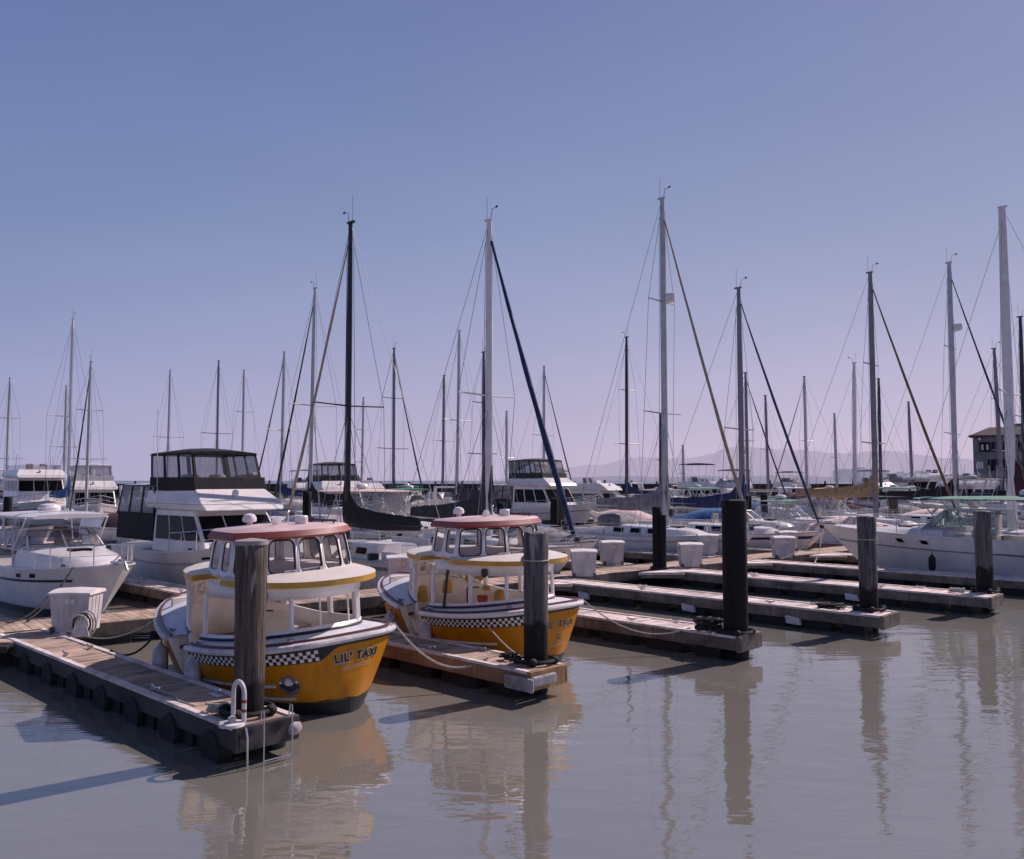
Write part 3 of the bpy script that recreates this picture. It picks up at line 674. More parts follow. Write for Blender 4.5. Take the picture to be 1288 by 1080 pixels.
def taxi(label, u0, w0, yaw, second):
    t = thing('taxi_boat', label, 'taxi boat', P(u0, w0), ANG+yaw, 'yellow taxi boats', R(1.6) if not second else R(.8))
    N = 120; GA, GB = th_at_x(.62), th_at_x(-.30)      # boarding gate on the near side
    ths = [2*math.pi*i/N for i in range(N)]
    # snap two samples to the gate ends
    for g in (GA, GB):
        k = min(range(N), key=lambda i: abs(ths[i]-g)); ths[k] = g
    gi = ths.index(GA); gj = ths.index(GB)
    def shell(f, vs, low):
        mb = MB(); n_ = len(vs)
        for th in ths:
            for v in vs: mb.v.append(f(th, v))
        for i in range(N):
            k = (i+1) % N
            for j in range(n_-1):
                if gi <= i < gj and vs[j] >= low: continue
                mb.f.append([i*n_+j, k*n_+j, k*n_+j+1, i*n_+j+1]); mb.mi.append(0)
        return mb
    lowv = .34
    hb = shell(lambda th, v: hullp(th, v), [-.12, .10, .2, .34, .48, .62, .76, .88, 1.0], lowv)
    hb.build('hull', yellow, t, smooth=50)
    sc_ = MB(); strip(sc_, 0, 2*math.pi, .110, lambda a: .135+.012*math.sin(a*7)+.008*math.sin(a*23+1), .004, 110); sc_.build('scum_line', mat('waterline_scum', (.13, .085, .03), .8, var=.4, scale=6), t, smooth=50)
    bt = MB(); strip(bt, 0, 2*math.pi, -.15, .115, .006, 90); bt.build('boot_stripe', black, t, smooth=50)
    def inn(th, v):
        return hullp(th, v, -.13 if v < .9 else -.15)
    shell(inn, [.34, .67, 1.0], .33).build('inner_liner', cream, t, smooth=50)
    mb = MB(); mb.v = [inn(th, .34) for th in ths]; mb.v = [Vector((p.x, p.y, .32)) for p in mb.v]; mb.f = [list(range(N))]; mb.mi = [0]; mb.build('cockpit_sole', mat('cockpit_sole_paint', (.66, .60, .55), .7), t, smooth=0)
    # gate jambs
    for g, nm in ((GA, 'gate_jamb'), (GB, 'gate_jamb')):
        mb = MB(); vs = [.30, .5, .75, 1.0]; inw = Vector((0, .50, 0))
        a = [hullp(g, v, -.004) for v in vs]; b_ = [hullp(g, v)+inw for v in vs]
        mb.loft([a, b_], closed=False); j = mb.build(nm, cream, t, smooth=0)
        if g == GB:
            e = hullp(g, .80)+Vector((.012, .10, 0)); mb = MB(); mb.box(e.x, e.x+.02, e.y+.05, e.y+.27, e.z-.03, e.z+.03); mb.build('warning_sticker', redp, j, smooth=0)
    mb = MB(); strip(mb, GA, GB, .28, .34, .01, 8); mb.build('gate_sill', fendw, t, smooth=0)
    # side deck ring from rim to cabin coaming, open at the gate
    def coam(th, z=0, g=0):
        x, y = sup(th, .45, 1.95+g, 1.9+g, 1.28+g, 2.3, 1.8); return Vector((x, y, z))
    ring = [i for i in range(N+1)]
    mb = MB()
    for i in range(N):
        if gi <= i < gj: continue
        k = (i+1) % N; a, b_ = ths[i], ths[k]
        ra, rb = hullp(a, 1.0), hullp(b_, 1.0); ca, cb = coam(a, ra.z+.05), coam(b_, rb.z+.05)
        m1, m2 = ra.lerp(ca, .55)+Vector((0, 0, .02)), rb.lerp(cb, .55)+Vector((0, 0, .02))
        mb.quad(ra, rb, m2, m1); mb.quad(m1, m2, cb, ca)
    mb.build('side_deck', bluewhite, t, smooth=60)
    def rub(name, r, v, dz, off, m):
        mb = MB(); run = [hullp(ths[i % N] if i < N else ths[i % N]+0, v, off)+Vector((0, 0, dz)) for i in list(range(gj, N))+list(range(0, gi+1))]
        mb.tube(run, r, 8); return mb.build(name, m, t)
    rub('rub_rail', .05, 1.0, -.015, .01, fendw if not second else white)
    rub('deck_line', .022, 1.0, .05, -.075, maroon)
    mb = MB(); run = [coam(ths[i % N], hullp(ths[i % N], 1).z+.075, .012) for i in list(range(gj, N))+list(range(0, gi+1))]
    mb.tube(run, .028, 6); mb.build('coaming_line', black if not second else maroon, t)
    # black band under the rail with the chequers
    tS = th_of_s(.15); tE = th_of_s(.55); swoop = th_of_s(.30)
    def low(th):
        if th > tE: return .735
        if th > tS: q = (th-tS)/(tE-tS); return lerp(.90, .735, q*q*(3-2*q))
        return .905
    mb = MB(); strip(mb, -.9, GA, low, .955, .005, 90); strip(mb, GB, 2*math.pi-.9, .90, .955, .005, 40); mb.build('black_band', black, t, smooth=50)
    mb = MB(); s = [th for th in [lerp(tE-.02, GA, i/400) for i in range(401)]]; acc = 0; pos = [s[0]]; prev = hullp(s[0], .8)
    for th in s[1:]:
        p = hullp(th, .8); acc += (p-prev).length; prev = p
        if acc > .056: pos.append(th); acc = 0
    for i in range(len(pos)-1):
        for r_ in range(3):
            if (i+r_) % 2: continue
            v0 = .748+r_*.052; p = hullp(pos[i], v0)
            mb.quad(hullp(pos[i], v0, .011), hullp(pos[i+1], v0, .011), hullp(pos[i+1], v0+.052, .011), hullp(pos[i], v0+.052, .011))
    mb.build('chequers', white, t, smooth=0)
    # strakes
    for t0, t1, v in ((th_of_s(1.28), GA-.02, .40), (th_of_s(1.02), th_of_s(2.1), .19)):
        mb = MB(); mb.tube([hullp(lerp(t0, t1, i/24), v, .012) for i in range(25)], .024, 6); mb.build('strake', fendw if not second else cream, t)
    # name on the blunt end, round badge on the side
    ls = -.12; BS = 1.06
    if not second:
        wrap_text('name_shadow', "LIL'  TAXI", .18, .019, ls, .735, .006, creamlet, t); wrap_text('name', "LIL'  TAXI", .18, .009, ls, .735, .011, black, t)
        wrap_text('home_port', "SAN FRANCISCO", .072, .002, ls, .61, .008, creamlet, t); wrap_text('home_port', "SAN FRANCISCO", .072, -.002, ls, .61, .012, black, t)
        mb = MB(); C = th_of_s(BS)
        def disc(r0, r1, lift, m, nm, par, n_=28):
            mb = MB(); xr, yr = sup(C, 0.6, 2.35, 3.40, 1.62, 2.7, 1.75); zc = .43
            def pt(r, a):
                th = th_of_s(BS+r*math.cos(a)); return hullp(th, (zc+r*math.sin(a))/rim_z(xr), lift)
            for i in range(n_):
                a, b_ = 2*math.pi*i/n_, 2*math.pi*(i+1)/n_
                mb.quad(pt(r0, a), pt(r0, b_), pt(r1, b_), pt(r1, a))
            return mb, pt
        mb, pt = disc(.001, .165, .006, black, '', t); bd = mb.build('round_badge', mat('badge_navy', (.035, .036, .06), .5), t, smooth=0)
        mb, pt = disc(.150, .158, .010, creamlet, '', t); mb.build('badge_rim', mat('badge_grey', (.42, .42, .45), .5), bd, smooth=0)
        mb = MB()
        for i in range(26):          # worn lettering round the badge reads as small ticks
            a = 2*math.pi*i/26
            if abs(math.sin(a)) < .25: continue
            mb.quad(pt(.105, a), pt(.105, a+.13), pt(.138, a+.11), pt(.138, a+.02))
        mb.build('badge_ring', mat('badge_grey', (.42, .42, .45), .5), bd, smooth=0)
        mb = MB()
        for a in (0, math.pi):
            for i in range(8):
                q = 2*math.pi/8; c = .125
                mb.quad(*[hullp(th_of_s(BS+c*math.cos(a)+rr_*math.cos(b_)), (.43+rr_*math.sin(b_))/.93, .011) for rr_, b_ in ((.001, i*q), (.022, i*q), (.022, i*q+q), (.001, i*q+q))])
        # little boat in the middle
        for x0, x1, z0, z1 in ((-.075, .075, -.03, .005), (-.05, .05, .005, .035), (-.03, .03, .04, .055), (-.055, .055, -.05, -.03)):
            mb.quad(*[hullp(th_of_s(BS-x), (.43+z)/.93, .011) for x, z in ((x0*.8, z0), (x1*.8, z0), (x1, z1), (x0, z1))])
        mb.build('badge_emblem', white, bd, smooth=0)
    else:
        for d, m in ((.008, creamlet), (.0, black)):
            wrap_text('name' if d == 0 else 'name_shadow', "LIL'  TAXI", .19, .002+d, ls, .68, .007+(.005 if d == 0 else 0), m, t)
            wrap_text('name' if d == 0 else 'name_shadow', "II", .19, .002+d, ls, .44, .007+(.005 if d == 0 else 0), m, t)
        wrap_text('home_port', "SAN FRANCISCO", .07, 0, ls, .32, .008, creamlet, t)
    for v, dx in ((.62, .02), (.30, .02)):
        p = hullp(-.95, v, .02); mb = MB(); mb.ball(p, .035, .045, .035, 8, 6); mb.build('bow_eye', fendw, t)
    p0 = hullp(-.98, .88, .008); p1 = hullp(-.90, .88, .008); p2 = hullp(-.90, .76, .008); p3 = hullp(-.98, .76, .008)
    mb = MB(); mb.quad(p3, p2, p1, p0); mb.build('reflector', fendw, t, smooth=0)
    # cabin: low coaming, header, posts
    zc = lambda th: hullp(th, 1).z+.05
    nogate = list(range(gj, N))+list(range(0, gi+1))
    mb = MB(); mb.loft([[coam(ths[i], .62) for i in nogate], [coam(ths[i], zc(ths[i])+.10) for i in nogate]], closed=False)
    mb.build('coaming', whitec, t, smooth=50, solid=.04)
    HZ0, HZ1 = 1.70, 1.95
    gap = lambda th: GA-.06 < th < GB+.10
    run = [i for i in nogate if not gap(ths[i])]
    mb = MB(); mb.loft([[coam(ths[i], HZ0, -.02) for i in run], [coam(ths[i], HZ1, .02) for i in run]], closed=False)
    mb.build('header', whitec, t, smooth=50, solid=.035)
    nA, nB = GA-.05, GB+.10
    xs_r = [2.25, 1.95, 1.25]
    def tn(x): # near-side coaming parameter at x
        a, b_ = 0, math.pi
        for _ in range(40):
            m_ = (a+b_)/2
            if coam(m_).x > x: a = m_
            else: b_ = m_
        return a
    posts = [(nA, .05), (tn(1.62), .05), (tn(2.22), .045), (-tn(2.22), .045), (-tn(1.5), .06), (-tn(.5), .06), (-tn(-.5), .06), (nB, .06)]
    for th, r_ in posts:
        mb = MB(); c0 = coam(th, zc(th)+.08); c1 = coam(th, HZ0+.03, -.02); d = (c0-Vector((.45, 0, c0.z))).normalized()*.02
        mb.hexa([c0+Vector(q) for q in ((-r_*.8, -r_*.6, 0), (r_*.8, -r_*.6, 0), (r_*.8, r_*.6, 0), (-r_*.8, r_*.6, 0))], [c1+Vector(q) for q in ((-r_*.8, -r_*.6, 0), (r_*.8, -r_*.6, 0), (r_*.8, r_*.6, 0), (-r_*.8, r_*.6, 0))])
        mb.build('post', whitec, t, smooth=0, bevel=.01)
    for th in (-.25, .12, -.62):
        mb = MB(); mb.tube([coam(th, zc(th)+.08), coam(th, HZ0+.03, -.02)], .016, 6); mb.build('rail_post', whitec, t)
    # closed far end: framed clear panels round the other end
    tl = [lerp(nB, 2*math.pi-tn(-.6), i/7) for i in range(8)]
    mbf, mbg, mbp = MB(), None, MB()
    for a, b_ in zip(tl, tl[1:]):
        q = [coam(b_, zc(b_)+.09, 0), coam(a, zc(a)+.09, 0), coam(a, HZ0+.02, -.02), coam(b_, HZ0+.02, -.02)]
        framed_opening(mbf, None, mbp, q, (.06, .06, .05, .06), .05)
    ws = mbf.build('end_windscreen', whitec, t, smooth=30, solid=.03); mbp.build('pane', vinyl, ws, smooth=0)
    # canopy roof with the boarding notch
    def roof(th, z=0, g=0):
        x, y = sup(th, .55, 2.22+g, 2.0+g, 1.36+g, 2.5, 1.9); return x, y
    poly = []; rA = None
    nx0, nx1 = .30, 1.24
    for i in range(161):
        th = 2*math.pi*i/160
        x, y = roof(th)
        if y < 0 and nx0 < x < nx1:
            if rA is None: poly += [(nx1, roof(th)[1]), (nx1-.02, -1.02), (nx0+.05, -.86), (nx0, -.95)]; rA = 1
            continue
        poly.append((x, y))
    if len(poly) > 1 and (Vector(poly[0])-Vector(poly[-1])).length < .02: poly.pop()
    cen = Vector((.2, 0))
    ins = [tuple(cen+(Vector(p)-cen)*.93) for p in poly]; ins2 = [tuple(cen+(Vector(p)-cen)*.5) for p in poly]
    mb = MB(); mb.loft([[(x, y, 1.925) for x, y in poly], [(x, y, 2.02) for x, y in poly]], True, False, False); rf = mb.build('roof_edge', yellow2, t, smooth=30)
    mb = MB(); mb.loft([[(x, y, 2.02) for x, y in poly], [(x, y, 2.055) for x, y in ins], [(x, y, 2.10) for x, y in ins2]], True, False, True); mb.build('roof_top', canopy_grp, t, smooth=40)
    # wheelhouse with five curved-round panes, two side lights
    b5 = [(1.30, -1.20), (1.66, -.77), (1.84, -.26), (1.84, .26), (1.66, .77), (1.30, 1.20)]
    base = b5+[(.16, 1.04), (-.02, .5), (-.02, -.5), (.16, -1.00)]
    cx = .75
    topf = lambda p: (cx+(p[0]-cx)*.90, p[1]*.90)
    z0 = lambda p: 1.985+.02*max(0, p[0]-.2); z1 = lambda p: 2.63+.03*(p[0])/2
    mbf, mbg, mbp = MB(), MB(), MB(); nb = len(base)
    for i in range(nb):
        a, b_ = base[i], base[(i+1) % nb]; ta, tb = topf(a), topf(b_)
        q = [(a[0], a[1], z0(a)), (b_[0], b_[1], z0(b_)), (tb[0], tb[1], z1(b_)), (ta[0], ta[1], z1(a))]
        if i in (0, 1, 2, 3, 4): framed_opening(mbf, mbg, mbp, q, (.04, .04, .05, .035), .11, .023)
        elif i in (5, 9):
            mm = lambda s: (lerp(q[0][0], q[1][0], s), lerp(q[0][1], q[1][1], s))
            for s0, s1 in ((0, .5), (.5, 1)):
                qq = [bil(q, s0, 0), bil(q, s1, 0), bil(q, s1, 1), bil(q, s0, 1)]
                framed_opening(mbf, mbg, mbp, qq, (.07, .07, .12, .05), .09, .012)
        else: framed_opening(mbf, mbg, mbp, q, (.08, .08, .10, .05), .08, .012)
    wh = mbf.build('wheelhouse', whitec, t, smooth=30, solid=.035); mbg.build('window_gasket', black, wh); mbp.build('window_pane', glass, wh, smooth=0)
    # red roof
    def rr_(g): return [(cx+(p[0]-cx)*.90+math.copysign(g, p[0]-cx), p[1]*.90+math.copysign(g, p[1])) for p in base]
    o1, o2, o3 = rr_(.07), rr_(.10), rr_(.0)
    zt = lambda p: z1(p)
    o4 = [(cx+(x-cx)*.45, y*.45) for x, y in o3]
    mb = MB(); mb.loft([[(x, y, zt((x, y))-.005) for x, y in o3], [(x, y, zt((x, y))-.02) for x, y in o1], [(x, y, zt((x, y))+.02) for x, y in o2], [(x, y, zt((x, y))+.115) for x, y in rr_(.05)]], True, True, False); rr0 = mb.build('roof_rim', redroof, t, smooth=35)
    mb = MB(); mb.loft([[(x, y, zt((x, y))+.115) for x, y in rr_(.05)], [(x, y, zt((x, y))+.15) for x, y in o3], [(x, y, zt((x, y))+.185) for x, y in o4]], True, False, True); mb.build('roof_panel', redtop, t, smooth=40)
    # things on the wheelhouse roof
    mb = MB(); mb.lathe([(.05, 0), (.05, .07), (.12, .09), (.125, .15), (.09, .21), (.02, .235)], 16, (.42 if not second else .3, -.35, 2.79)); mb.build('radome', white, t)
    mb = MB(); mb.lathe([(.07, 0), (.11, .03), (.115, .15), (.10, .17)], 12, (1.15, .25, 2.80)); mb.build('vent_cowl', white, t)
    mb = MB(); mb.tube([(.8, .2, 2.8), (.8, .2, 3.02)], .012, 6); mb.ball((.8, .2, 3.03), .03, .03, .03); mb.build('mast_light', steel, t)
    mb = MB(); mb.tube([(.2, .78, 2.84), (1.4, .80, 2.86)], .022, 6)
    for x in (.3, .65, 1.0, 1.35): mb.tube([(x, .79, 2.74), (x, .79, 2.85)], .016, 6)
    mb.build('roof_rail', maroon, t)
    mb = MB(); mb.lathe([(.02, 0), (.05, .03), (.09, .05), (.10, .08), (.02, .09)], 12, (0, 0, 0), Matrix.Rotation(R(90), 3, 'Y'))
    for i, v in enumerate(mb.v): mb.v[i] = v+Vector((1.0, -.2, 2.88))
    mb.box(.96, 1.04, -.22, -.18, 2.76, 2.87); mb.build('search_light', white, t)
    mb = MB(); mb.tube([(1.88, -.55, 2.12), (1.85, .15, 2.13)], .012, 5); mb.box(1.82, 1.88, .14, .2, 2.06, 2.14); mb.build('wiper', steel, t)
    # nav light on the header, life jackets, extinguisher, seats, helm
    c = coam(tn(1.9), 1.77, .04); mb = MB(); mb.lathe([(.03, -.09), (.07, -.05), (.07, .06), (.03, .08)], 10, c); mb.build('side_lamp', black, t)
    for (x, y, z, m, nm) in ((-.1, .2, 1.35, yellow2, 'life_jacket'), (.15, .35, 1.42, yellow2, 'life_jacket')):
        mb = MB(); mb.ball((x, y, z+.18), .14, .09, .10, 10, 6); mb.ball((x+.04, y, z+.05), .08, .08, .14, 8, 6); mb.build(nm, m, t)
    mb = MB(); mb.lathe([(.055, 0), (.06, .05), (.06, .38), (.025, .42), (.03, .48)], 10, (.9, -.55, .95)); mb.build('extinguisher', redp, t)
    for x0, x1, y0, y1, z1_ in ((-1.2, .0, .75, 1.2, .78), (.4, 1.6, .8, 1.25, .78), (1.3, 2.0, -.35, .35, .8)):
        mb = MB(); mb.box(x0, x1, y0, y1, .31, z1_-.06); s_ = mb.build('bench', cream, t, smooth=0, bevel=.02)
        mb = MB(); mb.box(x0+.02, x1-.02, y0+.02, y1-.02, z1_-.058, z1_+.02); mb.build('seat_cushion', towel, s_, smooth=0, bevel=.02)
    mb = MB(); mb.hexa([(.5, -.35, .31), (.85, -.35, .31), (.85, .35, .31), (.5, .35, .31)], [(.45, -.33, 1.25), (.75, -.33, 1.15), (.75, .33, 1.15), (.45, .33, 1.25)]); hm = mb.build('helm_console', cream, t, smooth=0, bevel=.03)
    mb = MB(); mb.tube([(.40+.03*math.sin(a), .22*math.cos(a), BS+.2*math.sin(a)) for a in [i*math.pi/8 for i in range(18)]], .016, 6); mb.build('steering_wheel', black, hm)
    mb = MB(); mb.box(-1.95, -1.87, -.7, .8, .31, 1.35); mb.build('bulkhead', cream, t, smooth=0, bevel=.01)
    if second:
        for (x, y, sz) in ((-.3, -.9, .22), (.55, .2, .20), (.95, .25, .17), (-1.0, .3, .2), (1.9, .3, .16)):
            mb = MB(); mb.hexa([(x-.12, y-.1, .95), (x+.12, y-.1, .95), (x+.12, y+.1, .95), (x-.12, y+.1, .95)], [(x-.09, y-.07, .95+sz*1.6), (x+.09, y-.07, .95+sz*1.7), (x+.09, y+.07, .95+sz*1.7), (x-.09, y+.07, .95+sz*1.6)]); mb.build('life_jacket', yellow2, t, smooth=0, bevel=.05)
        mb = MB(); mb.lathe([(.09, 0), (.12, .24), (.10, .24)], 14, (1.35, -.55, .98)); mb.build('bucket', orangep, t)
        mb = MB(); mb.tube([(1.0, -1.30, 1.0), (1.10, -1.26, 1.78)], .03, 8); mb.build('boat_pole', darkmast, t)
    # fenders and cleats
    mb = MB(); mb.box(-.10, .10, -.03, .03, 0, .03)
    for th in (tn(2.2)+.02, GA-.06, GB+.12):
        p = hullp(th, 1).lerp(coam(th, hullp(th, 1).z), .4); mb = MB(); mb.box(p.x-.05, p.x+.05, p.y-.02, p.y+.02, p.z, p.z+.07); mb.tube([(p.x-.11, p.y, p.z+.085), (p.x+.11, p.y, p.z+.085)], .018, 6); mb.build('cleat', steel, t)
    return t, (GA, GB)
t1, G1 = taxi("nearer yellow taxi boat with LIL' TAXI and a round badge on its hull", -14.4, 8.3, 0, False)
t2, G2 = taxi("yellow taxi boat further back with LIL' TAXI II on its hull and orange bucket inside", -14.2, 13.3, R(-5), True)
bpy.context.view_layer.update()
def tw(t, p): return t.matrix_world @ Vector(p)
# fenders hanging between the taxi boats and the docks
def fender(p, r, h, m, label, strap=None):
    t = thing('fender', label, 'fender', p, 0, 'boat fenders')
    mb = MB(); mb.lathe([(.02, -h/2-.04), (r*.5, -h/2-.02), (r, -h/2+.06), (r*1.02, 0), (r, h/2-.06), (r*.45, h/2+.02), (.03, h/2+.07)], 14); mb.build('body', m, t)
    if strap is not None:
        mb = MB(); mb.tube([Vector((0, 0, h/2+.05)), Vector(strap)-Vector(p)], .012, 5); mb.build('line', roped, t)
    return t
for t_, G, a in ((t1, G1, 'first'), (t2, G2, 'second')):
    q = hullp(G[0]-.03, .45, .14); e = hullp(G[0]-.02, 1.0, .03)
    fender(tw(t_, (q.x, q.y, .42)), .13, .58, fendw, 'white fender nearest the gate of the %s taxi boat' % a, tw(t_, e))
    q = hullp(G[1]+.07, .45, .14); e = hullp(G[1]+.06, 1.0, .03)
    fender(tw(t_, (q.x-.25, q.y-.02, .42)), .13, .56, fendw, 'white fender beyond the gate of the %s taxi boat' % a, tw(t_, e))
# mooring lines of the taxi boats
def line(name_label, a, b_, d, r=.014, m=None, n=18):
    return rope_thing('mooring_line', name_label, sag(a, b_, d, n), r, m or ropew, 'mooring line')
line('pale mooring line drooping from the first taxi boat to the second finger dock', tw(t1, hullp(-.75, 1.05)), P(-11.0, 10.9, DECK+.05), .42, .022)
line('thin mooring line from the second taxi boat to the thick black piling', tw(t2, hullp(-.75, 1.05)), P(-10.1, 16.1, DECK+.05), .38, .016)
line('dark mooring line from the first taxi boat to its finger dock', tw(t1, hullp(G1[1]+.2, 1.02)), P(-16.6, 6.55, DECK+.05), .25, .02, roped)
line('pale slack line from the hose hanger to the bow of the first taxi boat', P(-18.4, 6.8, DECK+.03), tw(t1, hullp(2.5, .9)), .16, .016)
line('dark mooring line at the gate of the second taxi boat', tw(t2, hullp(G2[1]+.2, 1.02)), P(-17.2, 11.55, DECK+.05), .2, .018, roped)
line('short pale line from the second taxi boat to the grey piling', tw(t2, hullp(.9, .98)), P(-10.9, 11.5, DECK+.05), .05, .014)

# ------------------------------------------------------------------ generic boat hull
class Hull:
    def __init__(s, L, B, zb, zs, tr=.8, rake=.10, zmid=None, fine=2.2):
        s.L, s.B, s.zb, s.zs, s.tr, s.rake, s.fine = L, B, zb, zs, tr, rake, fine
        s.zm = zmid if zmid is not None else min(zb, zs)*.96
    def sheer(s, t):
        return s.zm+(s.zb-s.zm)*max(0, (t-.35)/.65)**1.7+(s.zs-s.zm)*max(0, (.35-t)/.35)**1.5
    def half(s, t):
        if t < .5: return s.B/2*(s.tr+(1-s.tr)*math.sin(math.pi/2*t/.5))
        return s.B/2*max(.0, 1-((t-.5)/.5)**s.fine)
    def pt(s, t, v, side, off=0):
        t = min(max(t, 0), 1); z = s.sheer(t)
        x1 = -s.L/2+s.L*t; x0 = -s.L/2+s.L*.01+s.L*(1-s.rake-.01)*t
        h1 = s.half(t); h0 = h1*(.86-.30*t)
        k = v**.7 if v > 0 else 0
        x = lerp(x0, x1, v if v > 0 else 0); y = lerp(h0, h1, k)+off
        return Vector((x, side*y, z*v))
    def shell(s, vs=(-.25, .0, .15, .35, .6, .8, 1.0), n=22):
        mb = MB(); ts = [1-(1-i/n)**1.25 for i in range(n+1)]
        for side in (-1, 1):
            rings = [[s.pt(t, v, side) if v >= 0 else s.pt(t, 0, side)+Vector((0, 0, v)) for v in vs] for t in ts]
            if side > 0: rings = [r[::-1] for r in rings]
            mb.loft(rings, closed=False)
        a = [s.pt(0, v, -1) for v in vs if v >= 0]; b_ = [s.pt(0, v, 1) for v in vs if v >= 0]
        mb.quad(*(a+b_[::-1])); return mb
    def band(s, v0, v1, off=.008, t0=0, t1=1, n=20, sides=(-1, 1)):
        mb = MB()
        for side in sides:
            for i in range(n):
                a, b_ = lerp(t0, t1, i/n), lerp(t0, t1, (i+1)/n)
                mb.quad(s.pt(a, v0, side, off), s.pt(b_, v0, side, off), s.pt(b_, v1, side, off), s.pt(a, v1, side, off))
        return mb
    def bands(s, t, name, m, v0, v1, off=.008, t0=0, t1=1):
        for side in (-1, 1): s.band(v0, v1, off, t0, t1, 20, (side,)).build(name, m, t, smooth=40)
    def edges(s, t, name, m, r=.03, dz=0):
        for side in (-1, 1): s.edge(r, dz, sides=(side,)).build(name, m, t)
    def deck(s, inset=.0, dz=.01, camber=.04, t0=0, t1=.995, n=18):
        mb = MB(); rings = []
        for i in range(n+1):
            t = lerp(t0, t1, i/n); p = s.pt(t, 1, -1, -inset); q = s.pt(t, 1, 1, -inset); z = p.z+dz
            rings.append([(p.x, p.y, z), (p.x, p.y*.5, z+camber*.8), (p.x, 0, z+camber), (p.x, q.y*.5, z+camber*.8), (p.x, q.y, z)])
        mb.loft(rings, closed=False); return mb
    def edge(s, r=.03, dz=0, off=.0, t0=0, t1=.998, sides=(-1, 1), v=1.0):
        mb = MB()
        for side in sides: mb.tube([s.pt(lerp(t0, t1, i/20), v, side, off)+Vector((0, 0, dz)) for i in range(21)], r, 6)
        return mb
def rails(t, H, t0, t1, hgt=.6, n=5, r=.016, inset=.06, m=None, close=True):
    """pulpit or side rails: top wire and stanchions along both sides"""
    tops = {}; mb = MB(); join = close and t1 > .9
    for side in (-1, 1):
        if not join: mb = MB()
        ps = []
        for i in range(n+1):
            q = lerp(t0, t1, i/n); p = H.pt(q, 1, side, -inset); ps.append(p+Vector((0, 0, hgt)))
            mb.tube([p, p+Vector((0, 0, hgt))], r*.8, 5, cap=False)
        mb.tube(ps, r, 5); tops[side] = ps
        mb.tube([p-Vector((0, 0, hgt*.5)) for p in ps], r*.6, 4)
        if not join: mb.build('rail', m or steel, t)
    if join:
        mb.tube([tops[-1][-1], tops[-1][-1].lerp(tops[1][-1], .5)+Vector((.18, 0, .02)), tops[1][-1]], r, 5); mb.build('rail', m or steel, t)
def trunk(mb, secs):
    """cabin trunk from sections (x, half width bottom, half width top, z0, z1)"""
    rings = []
    for x0, x1, hb, ht, z0, z1 in secs:
        rings.append([(x0, -hb, z0), (x1, -ht, z1-.03), (x1, -ht*.75, z1+.015), (x1, 0, z1+.05), (x1, ht*.75, z1+.015), (x1, ht, z1-.03), (x0, hb, z0)])
    return mb.loft(rings, True, True, True)

